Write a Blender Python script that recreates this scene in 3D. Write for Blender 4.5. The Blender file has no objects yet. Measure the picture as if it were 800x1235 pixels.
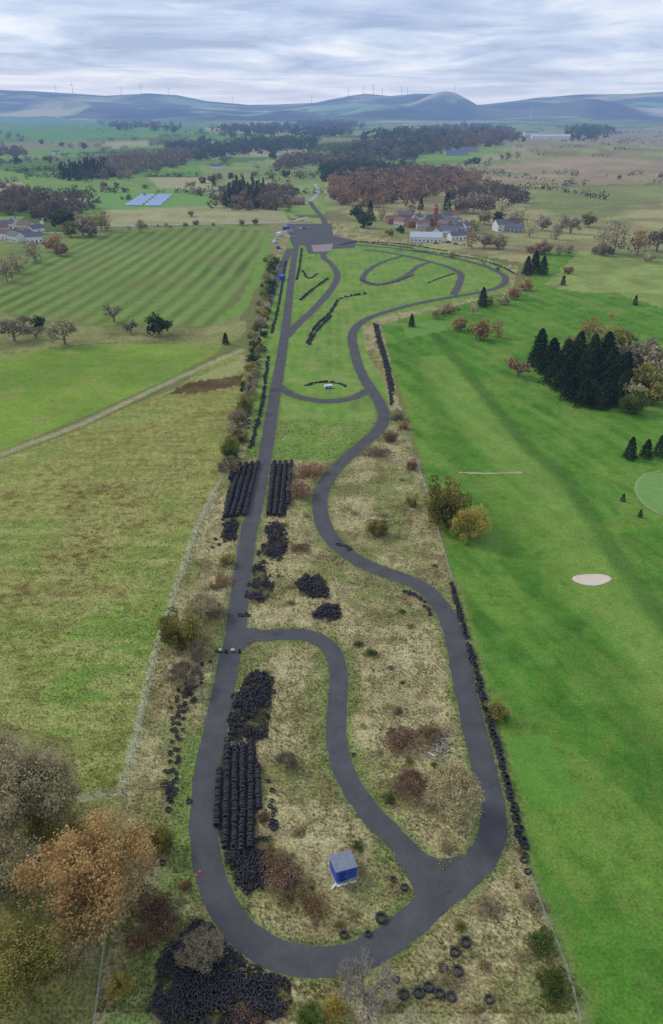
import bpy, math, random
import numpy as np
from mathutils import Vector, Matrix, Euler
random.seed(7); rng=np.random.default_rng(7)
col=bpy.context.scene.collection
H=100.0; F=900.0; P=math.atan(492.5/900); cP,sP=math.cos(P),math.sin(P)
# ---------------- terrain
def sm(a,b,x):
    t=np.clip((x-a)/(b-a),0,1); return t*t*(3-2*t)
def vn(x,y,s,seed=0):
    x=np.asarray(x,float)/s; y=np.asarray(y,float)/s
    xi=np.floor(x); yi=np.floor(y); fx=x-xi; fy=y-yi
    fx=fx*fx*(3-2*fx); fy=fy*fy*(3-2*fy)
    def h(a,b):
        v=np.sin(a*127.1+b*311.7+seed*74.7)*43758.5453
        return v-np.floor(v)
    return (h(xi,yi)*(1-fx)+h(xi+1,yi)*fx)*(1-fy)+(h(xi,yi+1)*(1-fx)+h(xi+1,yi+1)*fx)*fy
def fbm(x,y,s,seed=0,o=4):
    r=0;a=.5;tot=0
    for i in range(o):
        r=r+a*vn(x,y,s/2**i,seed+i*3); tot+=a; a*=.5
    return r/tot
RX=np.array([-900,-400,0,60,130,180,215,250,300,340,380,420,440,470,500,530,550,575,600,640,700,760,800,1200,1700])
RY=np.array([112,106,109,112,116,112,114,122,127,126,124,116,114,117,114,114,118,127,124,118,114,114,111,108,114])
def hgt(x,y):
    x=np.asarray(x,float); y=np.asarray(y,float)
    u=sm(1000,2400,y)*(9*np.sin(x/330+1)*np.sin(y/290)+8*np.sin(x/610+y/480+2)+10*(fbm(x,y,500,5,3)-.5))*(1-.5*sm(3500,4500,y))
    pxa=400+x/np.maximum(y,1)*1026
    rid=100+(125-np.interp(pxa,RX,RY))/1170*9000+ (fbm(x,y,500,9,3)-.5)*22
    far=sm(5600,9000,y)**1.4*rid*(1-.5*sm(9000,11500,y))
    cen=np.exp(-((pxa-540)/36)**2-((y-7000)/500)**2)*165+np.exp(-((pxa-462)/40)**2-((y-6500)/450)**2)*115+np.exp(-((pxa-110)/80)**2-((y-6700)/450)**2)*100+np.exp(-((pxa-235)/55)**2-((y-6100)/400)**2)*65+np.exp(-((pxa-700)/60)**2-((y-6500)/450)**2)*120+np.exp(-((pxa-350)/40)**2-((y-6000)/350)**2)*65
    lump=sm(4700,6200,y)*(fbm(x,y,800,12,4)-.38)*95*(1-sm(7500,8800,y))
    return u+far+cen*.8+np.maximum(lump,0)
TS=np.concatenate([np.linspace(60,1500,800),np.geomspace(1503,12500,1600)])
def G(px,py,z=0.0):
    a=(px-400)/F; v=(py-617.5)/F
    dY=cP-v*sP; dZ=-sP-v*cP
    if py>262:
        t=(z-H)/dZ; return a*t,dY*t,t
    X=a*TS;Y=dY*TS;Z=H+dZ*TS
    k=np.nonzero(Z<hgt(X,Y)+z)[0]
    i=k[0] if len(k) else len(TS)-1
    return X[i],Y[i],TS[i]
def W(pts): return [G(p[0],p[1])[:2] for p in pts]
def z0(x,y): return float(hgt(x,y))
def L(r,g,b):
    f=lambda c:(c/255/12.92 if c/255<=.04045 else ((c/255+.055)/1.055)**2.4)
    return (f(r),f(g),f(b))
# ---------------- materials
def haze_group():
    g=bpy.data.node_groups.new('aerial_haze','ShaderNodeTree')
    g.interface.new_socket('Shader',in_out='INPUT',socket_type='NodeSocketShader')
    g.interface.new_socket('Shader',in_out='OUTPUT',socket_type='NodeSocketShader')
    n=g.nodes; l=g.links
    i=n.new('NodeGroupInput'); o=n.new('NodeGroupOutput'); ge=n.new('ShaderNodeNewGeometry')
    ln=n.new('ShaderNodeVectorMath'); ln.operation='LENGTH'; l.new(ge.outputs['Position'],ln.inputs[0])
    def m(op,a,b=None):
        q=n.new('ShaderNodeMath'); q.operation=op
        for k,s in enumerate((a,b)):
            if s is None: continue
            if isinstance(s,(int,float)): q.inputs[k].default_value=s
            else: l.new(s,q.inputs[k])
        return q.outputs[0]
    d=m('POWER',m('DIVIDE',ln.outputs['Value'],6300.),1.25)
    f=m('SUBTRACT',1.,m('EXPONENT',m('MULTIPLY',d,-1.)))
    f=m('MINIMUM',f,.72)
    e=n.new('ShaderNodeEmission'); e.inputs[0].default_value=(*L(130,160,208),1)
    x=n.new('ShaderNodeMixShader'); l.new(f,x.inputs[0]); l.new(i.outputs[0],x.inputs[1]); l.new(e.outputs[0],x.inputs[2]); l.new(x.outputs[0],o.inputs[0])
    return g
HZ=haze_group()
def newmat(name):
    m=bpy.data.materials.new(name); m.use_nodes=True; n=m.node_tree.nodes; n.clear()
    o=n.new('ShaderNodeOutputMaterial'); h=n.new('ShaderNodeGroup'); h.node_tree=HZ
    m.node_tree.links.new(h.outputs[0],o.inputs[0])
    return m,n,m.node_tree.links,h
MC={}
def M(name,c=(.5,.5,.5),rough=.85,var=.25,scale=1.5,metal=0):
    if name in MC: return MC[name]
    m,n,l,h=newmat(name)
    ge=n.new('ShaderNodeNewGeometry'); no=n.new('ShaderNodeTexNoise'); no.inputs['Scale'].default_value=scale; no.inputs['Detail'].default_value=3
    l.new(ge.outputs['Position'],no.inputs['Vector'])
    mr=n.new('ShaderNodeMapRange'); mr.inputs[1].default_value=.3; mr.inputs[2].default_value=.7; mr.inputs[3].default_value=1-var; mr.inputs[4].default_value=1+var
    l.new(no.outputs[0],mr.inputs[0])
    vm=n.new('ShaderNodeVectorMath'); vm.operation='SCALE'; vm.inputs[0].default_value=c; l.new(mr.outputs[0],vm.inputs['Scale'])
    b=n.new('ShaderNodeBsdfPrincipled'); b.inputs['Roughness'].default_value=rough; b.inputs['Metallic'].default_value=metal
    l.new(vm.outputs[0],b.inputs['Base Color']); l.new(b.outputs[0],h.inputs[0]); MC[name]=m; return m
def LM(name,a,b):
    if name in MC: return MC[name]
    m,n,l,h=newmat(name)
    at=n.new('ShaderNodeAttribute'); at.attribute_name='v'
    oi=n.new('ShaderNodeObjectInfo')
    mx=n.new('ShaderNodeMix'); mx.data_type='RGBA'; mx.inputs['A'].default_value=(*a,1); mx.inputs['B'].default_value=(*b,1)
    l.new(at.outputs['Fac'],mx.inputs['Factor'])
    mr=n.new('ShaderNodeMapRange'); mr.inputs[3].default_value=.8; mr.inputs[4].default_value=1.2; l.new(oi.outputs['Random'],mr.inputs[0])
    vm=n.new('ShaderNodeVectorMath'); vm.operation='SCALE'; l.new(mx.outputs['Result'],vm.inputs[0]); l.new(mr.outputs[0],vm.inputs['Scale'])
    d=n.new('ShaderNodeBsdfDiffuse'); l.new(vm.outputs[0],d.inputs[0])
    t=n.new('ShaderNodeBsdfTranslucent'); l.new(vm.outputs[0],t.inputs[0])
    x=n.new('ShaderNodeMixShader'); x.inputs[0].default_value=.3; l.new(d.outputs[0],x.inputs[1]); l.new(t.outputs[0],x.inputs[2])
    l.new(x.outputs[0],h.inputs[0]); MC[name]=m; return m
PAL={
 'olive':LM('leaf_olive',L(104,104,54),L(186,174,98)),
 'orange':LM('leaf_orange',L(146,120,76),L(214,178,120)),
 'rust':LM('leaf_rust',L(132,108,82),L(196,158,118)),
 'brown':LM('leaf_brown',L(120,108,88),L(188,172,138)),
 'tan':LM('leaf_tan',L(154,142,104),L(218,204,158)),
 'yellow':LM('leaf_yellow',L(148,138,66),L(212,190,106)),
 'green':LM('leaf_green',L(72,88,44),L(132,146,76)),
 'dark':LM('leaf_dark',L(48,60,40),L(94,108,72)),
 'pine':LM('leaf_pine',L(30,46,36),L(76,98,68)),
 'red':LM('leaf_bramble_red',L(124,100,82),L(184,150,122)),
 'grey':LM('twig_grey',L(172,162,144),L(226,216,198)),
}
bark=M('bark',L(122,110,92),.95,.3,3)
# ---------------- mesh helpers
def npmesh(name,verts,faces,attr=None,mats=None,smooth=False):
    verts=np.asarray(verts,np.float32); faces=np.asarray(faces,np.int32); k=faces.shape[1]
    me=bpy.data.meshes.new(name); me.vertices.add(len(verts)); me.vertices.foreach_set('co',verts.ravel())
    me.loops.add(faces.size); me.loops.foreach_set('vertex_index',faces.ravel())
    me.polygons.add(len(faces)); me.polygons.foreach_set('loop_start',np.arange(0,faces.size,k,dtype=np.int32))
    if smooth: me.polygons.foreach_set('use_smooth',np.ones(len(faces),bool))
    for an,(ty,data) in (attr or {}).items():
        a=me.attributes.new(an,ty,'POINT')
        a.data.foreach_set('value' if ty=='FLOAT' else 'color',np.asarray(data,np.float32).ravel())
    me.update(calc_edges=True)
    if mats: me.materials.append(mats)
    return me
def link(name,me,parent=None):
    o=bpy.data.objects.new(name,me); col.objects.link(o)
    if parent: o.parent=parent
    return o
def tag(o,label,cat,group=None,kind=None):
    o['label']=label; o['category']=cat
    if group: o['group']=group
    if kind: o['kind']=kind
    return o
def emp(name,loc,rz=0,s=1):
    o=bpy.data.objects.new(name,None); col.objects.link(o); o.location=loc; o.rotation_euler=(0,0,rz); o.scale=(s,s,s); o.empty_display_size=.1; return o
def struct(o,label=None): 
    o['kind']='structure'
    if label: o['label']=label
    return o
class MB:
    def __init__(s): s.v=[]; s.f=[]
    def box(s,cx,cy,cz,sx,sy,sz,rz=0,tilt=0):
        b=len(s.v); c,sn=math.cos(rz),math.sin(rz)
        for z in(-.5,.5):
            for x,y in((-.5,-.5),(.5,-.5),(.5,.5),(-.5,.5)):
                X,Y=x*sx,y*sy; s.v.append((cx+X*c-Y*sn,cy+X*sn+Y*c,cz+z*sz+x*tilt))
        for q in((0,3,2,1),(4,5,6,7),(0,1,5,4),(1,2,6,5),(2,3,7,6),(3,0,4,7)): s.f.append(tuple(b+i for i in q))
        return s
    def tube(s,p0,p1,r0,r1,n=5,cap=True):
        p0=Vector(p0);p1=Vector(p1);d=(p1-p0)
        if d.length<1e-6: return s
        d.normalize(); a=d.orthogonal().normalized(); c=d.cross(a); b=len(s.v)
        for p,r in((p0,r0),(p1,r1)):
            for i in range(n):
                t=2*math.pi*i/n; s.v.append(tuple(p+a*(r*math.cos(t))+c*(r*math.sin(t))))
        for i in range(n):
            j=(i+1)%n; s.f.append((b+i,b+j,b+n+j,b+n+i))
        if cap: s.f.append(tuple(b+n+i for i in range(n))); s.f.append(tuple(b+n-1-i for i in range(n)))
        return s
    def prism(s,prof,y0,y1):
        b=len(s.v);n=len(prof)
        for y in(y0,y1):
            for x,z in prof: s.v.append((x,y,z))
        for i in range(n):
            j=(i+1)%n; s.f.append((b+i,b+j,b+n+j,b+n+i))
        s.f.append(tuple(b+n-1-i for i in range(n))); s.f.append(tuple(b+n+i for i in range(n))); return s
    def mesh(s,name,mat):
        me=bpy.data.meshes.new(name); me.from_pydata(s.v,[],s.f); me.materials.append(mat); me.update(); return me
    def build(s,name,mat,parent=None): return link(name,s.mesh(name,mat),parent)
def inpoly(x,y,poly):
    r=np.zeros(np.shape(x),bool); n=len(poly)
    for i in range(n):
        x1,y1=poly[i]; x2,y2=poly[(i+1)%n]
        if y1==y2: continue
        c=((y1>y)!=(y2>y))&(x<(x2-x1)*(y-y1)/(y2-y1)+x1); r^=c
    return r
def dline(x,y,pts):
    d=np.full(np.shape(x),1e9)
    for i in range(len(pts)-1):
        ax,ay=pts[i][:2];bx,by=pts[i+1][:2];dx,dy=bx-ax,by-ay;q=dx*dx+dy*dy+1e-9
        t=np.clip(((x-ax)*dx+(y-ay)*dy)/q,0,1); d=np.minimum(d,np.hypot(x-ax-t*dx,y-ay-t*dy))
    return d
def spline(pts,k=8):
    p=[np.array(q,float) for q in pts]; p=[2*p[0]-p[1]]+p+[2*p[-1]-p[-2]]; o=[]
    for i in range(1,len(p)-2):
        for j in range(k):
            t=j/k; o.append(.5*((2*p[i])+(-p[i-1]+p[i+1])*t+(2*p[i-1]-5*p[i]+4*p[i+1]-p[i+2])*t*t+(-p[i-1]+3*p[i]-3*p[i+1]+p[i+2])*t**3))
    o.append(p[-2]); return o
# ---------------- roads definition (traced plan)
ROADS=[
 ('outer',4.3,[(366,270),(358,295),(353,325),(349,360),(344,400),(338,440),(331,480),(325,520),(318,560),(310,600),(299,650),(292,700),(287,735),(284,765),(276,800),(267,845),(258,888),(250,930),(246,970),(246,1010),(252,1048),(263,1082),(281,1112),(307,1137),(342,1154),(382,1160),(420,1156),(455,1142),(490,1117),(522,1088),(552,1064),(578,1040),(593,1010),(595,985),(589,950),(580,910),(570,870),(560,825),(551,780),(540,745),(520,717),(495,701),(460,689),(430,675),(405,655),(390,632),(386,605),(393,582),(412,558),(435,538),(455,520),(463,505),(460,490),(450,473),(440,457),(432,440),(427,420),(425,405),(431,393),(447,383),(470,375),(500,367),(530,361),(560,356),(590,350),(606,344),(610,336),(603,329),(585,321),(560,314),(520,306),(480,300),(440,296),(400,293)]),
 ('inner',3.7,[(286,762),(312,767),(345,765),(372,767),(393,777),(405,795),(409,820),(407,850),(405,880),(409,910),(419,938),(434,964),(455,990),(480,1015),(504,1040),(527,1068),(531,1078)]),
 ('link',4.0,[(331,462),(345,472),(365,480),(395,484),(425,480),(447,469)]),
 ('esses',4.2,[(345,407),(360,390),(378,374),(394,356),(404,342),(407,331),(400,319),(390,309),(398,300),(425,296)]),
 ('hairpin',4.4,[(547,356),(554,342),(556,331),(543,323),(520,316),(495,310),(470,305),(440,301)]),
 ('smallloop',3.6,[(520,316),(505,321),(492,331),(475,339),(455,344),(441,341),(438,335),(446,325),(462,316),(485,309)]),
 ('pitlane',5.0,[(350,300),(338,328),(325,362),(313,396)]),
 ('access',5.5,[(394,278),(390,264),(380,252),(374,243)]),
]
RW=[]
for nm,w,pts in ROADS:
    sp=spline(W(pts),8); RW.append((nm,w,sp))
# ---------------- ground sheet
pys=np.arange(1330,138,-2.0)
ys=[]
for py in pys:
    v=(py-617.5)/F; dY=cP-v*sP; dZ=-sP-v*cP; ys.append(-H/dZ*dY)
ys=np.array([-60,-20,5,20,30]+[y for y in ys if y>34])
ys=ys[ys<4000]
ys=np.concatenate([ys,np.arange(ys[-1]+50,12500,50)])
us=np.concatenate([np.linspace(-1.3,-.52,60,endpoint=False),np.linspace(-.52,.52,600),np.linspace(.52,1.3,61)[1:]])
YY,UU=np.meshgrid(ys,us,indexing='ij')
XX=UU*(np.maximum(YY,30)*cP+H*sP+10)
x=XX.ravel();y=YY.ravel();z=hgt(x,y)
N=len(x); C=np.zeros((N,3)); R=np.full(N,.4)
sx=rng.uniform(-5500,5500,1300); sy=rng.uniform(600,6500,1300)
fc=np.array([L(*c) for c in [(112,142,66),(130,154,76),(100,130,60),(154,154,102),(138,144,86),(92,124,58),(170,162,116),(120,150,68),(106,126,70),(142,136,92)]])
far=y>560
xa=x[far];ya=y[far]; wob=(fbm(xa,ya,260,3,2)-.5)*110
xs=xa+wob; ysf=ya*.8+wob*.6
best=np.full(len(xa),1e18);bi=np.zeros(len(xa),int);sec=np.full(len(xa),1e18)
for i in range(1300):
    d=(xs-sx[i])**2+((ysf-sy[i]*.8)*1.5)**2
    m=d<best; sec=np.where(m,best,np.minimum(sec,d)); best=np.where(m,d,best); bi=np.where(m,i,bi)
fcols=fc[rng.integers(0,len(fc),1300)]
cc=fcols[bi]; edge=(np.sqrt(sec)-np.sqrt(best))
cc=cc*(1-.5*(edge<11)*(ya<4800))[:,None]
C[:]=L(120,122,70); C[far]=cc
HEDGE=np.stack([xa,ya],-1)[(edge<9)&(ya>950)&(ya<4600)&(np.abs(xa)<ya*.55)]
hl=sm(4600,5900,y)[:,None]; hn=fbm(x,y,420,21,5); hm=sm(.42,.58,fbm(x,y,900,27,3)); fr=sm(.56,.6,fbm(x,y,700,91,3))
hillc=np.array(L(160,150,104))[None]*hm[:,None]+np.array(L(108,132,76))[None]*(1-hm[:,None])
hillc=hillc*(1-.75*fr[:,None])
C=C*(1-hl)+hl*(hillc*(.15+1.8*sm(.32,.68,hn)[:,None]))
def paint(pts,c,r=.4,soft=0,var=.0,vs=20,seed=1):
    poly=W(pts); X=np.array(poly)
    bb=(x>X[:,0].min()-1)&(x<X[:,0].max()+1)&(y>X[:,1].min()-1)&(y<X[:,1].max()+1)
    ii=np.nonzero(bb)[0]; wx=x[ii];wy=y[ii]
    if soft: wx=wx+(fbm(wx,wy,soft*3,5,3)-.5)*soft*2; wy=wy+(fbm(wx,wy,soft*3,8,3)-.5)*soft*2
    m=inpoly(wx,wy,poly); ii=ii[m]
    cv=np.tile(np.array(L(*c)),(len(ii),1))
    if var: cv=cv*(1+var*(fbm(x[ii],y[ii],vs,seed,3)-.5)*2)[:,None]
    C[ii]=cv; R[ii]=r; return ii
def mixin(ii,c,f):
    C[ii]=C[ii]*(1-f[:,None])+np.array(L(*c))[None]*f[:,None]
ii=paint([(395,300),(560,305),(800,345),(960,360),(960,150),(640,172),(560,195),(390,215)],(160,154,102),.8,var=.25,vs=60)
n=fbm(x[ii],y[ii],70,15,4); mixin(ii,(118,136,72),np.clip((n-.48)*5,0,.8)); n=fbm(x[ii],y[ii]*1.5,45,18,4); mixin(ii,(128,108,80),np.clip((n-.54)*6,0,.6))
ii=paint([(555,207),(640,192),(800,186),(960,186),(960,222),(800,220),(680,224),(570,220)],(166,144,112),.8,30,var=.3,vs=60); n=fbm(x[ii],y[ii],60,25,4); mixin(ii,(140,142,88),np.clip((n-.5)*5,0,.7))
ii=paint([(560,170),(640,160),(800,152),(960,150),(960,172),(800,176),(640,178)],(154,142,110),.8,60,var=.2,vs=90)
paint([(650,228),(800,224),(800,240),(700,250),(640,240)],(136,142,86),.7,20,var=.25,vs=50)
paint([(620,258),(800,268),(800,300),(640,290)],(154,150,98),.8,15,var=.4,vs=25)
paint([(100,236),(190,226),(255,232),(245,252),(150,258),(110,250)],(122,156,82),.3)
paint([(125,254),(300,246),(340,252),(350,268),(300,268),(130,273)],(166,160,110),.5,var=.25)
paint([(330,215),(385,205),(395,235),(380,250),(330,245)],(138,152,88),.4,var=.25,vs=50)
paint([(240,200),(330,192),(385,196),(380,212),(260,226)],(140,152,90),.4,var=.25,vs=60)
paint([(0,140),(70,142),(240,150),(250,160),(60,172),(0,168)],(102,146,74),.3,var=.2,vs=200)
paint([(20,215),(110,205),(180,215),(190,226),(100,236),(40,232)],(128,152,78),.4,var=.2,vs=60)
paint([(0,295),(60,280),(135,274),(320,268),(330,280),(0,360)],(128,138,74),.6,var=.25)
F1=[(-160,405),(0,335),(60,303),(135,281),(230,274),(322,278),(318,300),(300,340),(272,375),(250,392),(150,394),(60,388),(0,376),(-160,420)]
ii=paint(F1,(114,136,66),.4)
a=np.array(G(110,388)[:2]); b=np.array(G(262,290)[:2]); dd=(b-a)/np.linalg.norm(b-a)
q=(x[ii]-a[0])*(-dd[1])+(y[ii]-a[1])*dd[0]; ql=(x[ii]-a[0])*dd[0]+(y[ii]-a[1])*dd[1]
st=np.sin((q-ql*ql*.00016+4*fbm(x[ii],y[ii],80,4,2))*2*math.pi/11.5)
C[ii]*=(1+.2*np.clip(st*1.4,-1,1)*(.4+1.2*fbm(x[ii],y[ii],40,44,3))+.45*(fbm(x[ii],y[ii],60,8,4)-.5))[:,None]
mixin(ii,(140,130,80),.45*np.clip(st,0,1)*fbm(x[ii],y[ii],30,46,3)); nf=fbm(x[ii],y[ii],25,48,4); mixin(ii,(134,132,80),np.clip((nf-.55)*5,0,.35))
paint([(322,278),(330,290),(322,320),(300,365),(285,392),(255,392),(285,365),(303,335),(315,300)],(122,148,68),.3,3)
paint([(-200,425),(0,378),(60,390),(150,396),(250,394),(290,380),(300,400),(270,416),(120,414),(0,428),(-200,470)],(138,136,82),.9,3,var=.45,vs=12)
ii=paint([(-260,480),(0,428),(120,414),(270,416),(262,426),(200,458),(100,503),(0,545),(-300,640)],(128,152,58),.4,var=.14,vs=25)
n=fbm(x[ii],y[ii],7,31,3); mixin(ii,(152,148,84),np.clip((n-.52)*5,0,.65)); n=fbm(x[ii],y[ii],40,32,3); mixin(ii,(110,138,54),np.clip((n-.5)*4,0,.7))
TUS=[(-300,660),(0,552),(100,512),(215,467),(262,432),(300,420),(312,440),(300,480),(280,545),(262,590),(225,680),(190,790),(148,957),(95,957),(80,890),(0,872),(-300,900)]
ii=paint(TUS,(150,148,78),.9,var=.18,vs=12)
n=fbm(x[ii],y[ii],16,33,4); n2=fbm(x[ii],y[ii]*1.6,1.9,37,3); n3=fbm(x[ii]*.4,y[ii]*1.6,3,39,3); up=sm(170,240,y[ii]); low=sm(225,150,y[ii])
mixin(ii,(104,86,46),np.clip((n-.45)*4.5,0,1)*np.clip((n2-.35)*2.6,0,1)*(.5+.45*low))
mixin(ii,(114,88,52),np.clip((n2-.53)*5,0,.75)*(.3+.6*low))
mixin(ii,(120,142,60),np.clip((.49-n)*4,0,.6)+.5*sm(150,128,y[ii]))
mixin(ii,(166,162,96),np.clip((n3-.52)*5,0,.5))
qq=(x[ii]+.28*y[ii]); mixin(ii,(118,128,60),.3*np.clip(np.sin(qq*2*math.pi/2.6),0,1)*up)
paint([(214,466),(235,460),(292,452),(290,466),(240,474),(208,474)],(104,86,56),.9,3,var=.4,vs=5)
paint([(238,455),(298,428),(298,448),(250,458)],(158,158,98),.5,3)
ii=paint([(-200,895),(0,872),(80,890),(95,957),(150,957),(140,1120),(120,1400),(-300,1400)],(130,128,72),.9,2,var=.35,vs=5)
# golf course
GOLF=[(455,392),(500,372),(560,362),(610,352),(640,332),(650,300),(800,316),(1100,330),(1500,900),(1300,1500),(720,1500),(694,1200),(640,1060),(600,900),(548,700),(520,600),(490,490),(468,430)]
ii=paint(GOLF,(88,132,44),.3,var=.12,vs=30)
n=fbm(x[ii],y[ii],11,41,5); mixin(ii,(70,110,38),np.clip((n-.5)*3.5,0,.6)); mixin(ii,(132,148,70),np.clip((.43-n)*3.5,0,.5))
n=fbm(x[ii]+y[ii]*.3,y[ii]*.25,7,43,4); mixin(ii,(122,148,60),np.clip((n-.49)*4,0,.6))
n=fbm(x[ii],y[ii],2.2,47,3); mixin(ii,(112,130,58),np.clip((n-.58)*6,0,.4)); mixin(ii,(68,104,36),np.clip((.38-n)*6,0,.3))
q=x[ii]*.93+y[ii]*.36; mixin(ii,(112,154,58),.3*np.clip(np.sin(q*2*math.pi/9)*2,0,1)*sm(60,150,y[ii]))
ii=paint([(655,345),(700,300),(800,318),(1000,330),(1000,372),(800,372),(740,352),(690,352)],(140,152,80),.5,6,var=.35,vs=14)
fw=spline(W([(505,410),(540,460),(590,520),(650,580),(700,650),(760,740),(840,840),(930,960)]),6)
dw=dline(x,y,fw); g=np.nonzero((dw<14)&(y<330)&(y>60))[0]
mixin(g,(134,158,72),.5*(1-sm(5,12,dw[g]+5*(fbm(x[g],y[g],6,4,3)-.5))))
ew=spline(W([(520,400),(565,450),(620,520),(690,590),(750,680),(810,760),(900,860)]),6); d2=dline(x,y,ew); g=np.nonzero(d2<5)[0]; mixin(g,(66,102,40),.6*(1-sm(1.0,4.5,d2[g]+2*(fbm(x[g],y[g],5,4,3)-.5))))
ew=spline(W([(500,430),(550,540),(620,660),(700,780),(790,900),(880,1020)]),6); d2=dline(x,y,ew); g=np.nonzero(d2<7)[0]; mixin(g,(72,112,40),.35*(1-sm(1.,6.5,d2[g]+3*(fbm(x[g],y[g],6,7,3)-.5))))
ii=paint([(608,890),(662,886),(704,965),(640,977)],(98,142,52),.12,.3)
ii=paint([(484,392),(528,386),(540,398),(492,408)],(112,148,66),.12,.6)
GE=W([(548,700),(600,900),(640,1060),(694,1200),(720,1330)]); GP=W(GOLF)
DG=dline(x,y,GE); g=np.nonzero(DG<3)[0]; g=g[inpoly(x[g],y[g],GP)]; mixin(g,(140,136,82),.6*(1-sm(.3,2.4,DG[g]+1.4*(fbm(x[g],y[g],2,4,3)-.5))))
# kart parcel
PARC=[(345,268),(402,268),(520,296),(625,322),(618,352),(560,366),(500,380),(460,392),(470,430),(482,488),(516,590),(546,700),(600,900),(640,1060),(694,1200),(720,1500),(60,1500),(120,1200),(140,1100),(150,957),(190,790),(225,680),(262,590),(284,545),(303,480),(312,430),(316,400),(330,330)]
ii=paint(PARC,(166,154,106),1,.4,var=.22,vs=7)
n=fbm(x[ii],y[ii],9,51,4); n2=fbm(x[ii],y[ii],3,55,3)
mixin(ii,(122,128,68),np.clip((n-.48)*5,0,.75)); mixin(ii,(188,174,128),np.clip((.45-n)*5,0,.6)*n2); mixin(ii,(116,98,68),np.clip((n2-.58)*6,0,.6))
ii=paint([(350,280),(400,290),(520,300),(615,325),(612,348),(560,362),(470,380),(438,392),(440,420),(468,470),(472,505),(445,535),(405,557),(350,556),(330,556),(296,552),(308,480),(316,410),(325,370),(338,330)],(114,146,60),.35,1,var=.16,vs=16)
n=fbm(x[ii],y[ii],8,61,4); mixin(ii,(152,156,88),np.clip((n-.5)*4,0,.5)); mixin(ii,(126,106,80),np.clip((.32-n)*4,0,.4))
q=x[ii]; mixin(ii,(132,158,74),.35*np.clip(np.sin(q*2*math.pi/5)*2,0,1))
near=np.nonzero((y<800)&(np.abs(x)<260))[0]
DR=np.full(N,1e9)
for nm,w,sp in RW:
    DR[near]=np.minimum(DR[near],dline(x[near],y[near],sp)-w/2)
g=near[(DR[near]<4)&(y[near]<300)]
jit=fbm(x[g],y[g],3,71,3)*2.2
mixin(g,(110,130,60),.75*(1-sm(.1,2.6,DR[g]+jit-.8)))
g=near[(DR[near]<.5)]; mixin(g,(92,90,70),np.full(len(g),.35))
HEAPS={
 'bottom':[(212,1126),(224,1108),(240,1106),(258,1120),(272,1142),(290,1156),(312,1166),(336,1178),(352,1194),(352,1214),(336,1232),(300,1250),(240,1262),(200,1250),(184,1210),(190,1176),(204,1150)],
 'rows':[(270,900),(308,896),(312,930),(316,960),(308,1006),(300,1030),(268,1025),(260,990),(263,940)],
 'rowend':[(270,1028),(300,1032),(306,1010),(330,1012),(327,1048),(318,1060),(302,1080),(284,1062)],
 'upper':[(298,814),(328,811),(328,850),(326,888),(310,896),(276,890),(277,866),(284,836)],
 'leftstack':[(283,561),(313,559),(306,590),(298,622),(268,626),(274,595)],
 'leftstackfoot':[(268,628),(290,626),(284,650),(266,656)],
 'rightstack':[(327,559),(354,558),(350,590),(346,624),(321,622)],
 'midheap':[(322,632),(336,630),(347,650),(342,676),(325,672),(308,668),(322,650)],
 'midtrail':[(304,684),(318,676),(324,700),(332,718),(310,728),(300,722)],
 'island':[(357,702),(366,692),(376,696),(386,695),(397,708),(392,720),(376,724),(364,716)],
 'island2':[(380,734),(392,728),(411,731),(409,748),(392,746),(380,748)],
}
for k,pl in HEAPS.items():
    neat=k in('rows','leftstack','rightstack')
    g=paint(pl,(60,56,50),.8,.2 if neat else 1.4,var=.5,vs=1.5); n=fbm(x[g],y[g],2.2,19,3); mixin(g,(112,104,64),np.clip((n-.5)*6,0,.25 if neat else .8))  # near-black ground colour under the heaps paints in the shade between tyres
for pts,wd,c in [([(0,549),(100,511),(200,463),(250,440),(292,422)],1.6,(172,162,122)),([(110,1300),(160,1225),(205,1090),(225,1000),(235,900)],2.6,(110,134,60)),([(283,560),(258,592),(236,640),(218,690),(201,742),(186,790),(168,865),(154,925),(144,957),(95,962)],.8,(168,164,122))]:
    s=W(pts); d=dline(x,y,s); g=np.nonzero(d<wd*2)[0]; mixin(g,c,.75*(1-sm(wd*.5,wd*1.6,d[g]+.8*wd*(fbm(x[g],y[g],3,3,2)-.5))))
s=W([(0,553),(100,515),(200,467)]); d=dline(x,y,s); g=np.nonzero(d<.9)[0]; mixin(g,(90,98,48),np.full(len(g),.5))
nu=len(us); ny=len(ys)
idx=np.arange(N).reshape(ny,nu)
fcs=np.stack([idx[:-1,:-1],idx[:-1,1:],idx[1:,1:],idx[1:,:-1]],-1).reshape(-1,4)
gm,n_,l_,h_=newmat('grassland')
def nod(t,**k):
    q=n_.new(t)
    for a_,b_ in k.items(): setattr(q,a_,b_)
    return q
ge=nod('ShaderNodeNewGeometry'); ac=nod('ShaderNodeAttribute',attribute_name='Col'); ar=nod('ShaderNodeAttribute',attribute_name='rgh')
def noi(s,d=5,rg=.6):
    q=nod('ShaderNodeTexNoise'); q.inputs['Scale'].default_value=s; q.inputs['Detail'].default_value=d; q.inputs['Roughness'].default_value=rg; l_.new(ge.outputs['Position'],q.inputs['Vector']); return q.outputs[0]
def mth(op,a_,b_=None,c_=None):
    q=nod('ShaderNodeMath',operation=op)
    for k,s in enumerate((a_,b_,c_)):
        if s is None: continue
        if isinstance(s,(int,float)): q.inputs[k].default_value=s
        else: l_.new(s,q.inputs[k])
    return q.outputs[0]
nA=noi(2.2,3,.7); nB=noi(.16,3); nD=noi(.55,3,.7)
fA=mth('MULTIPLY',mth('SUBTRACT',nA,.5),mth('MULTIPLY_ADD',ar.outputs['Fac'],2.2,.7))
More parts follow.
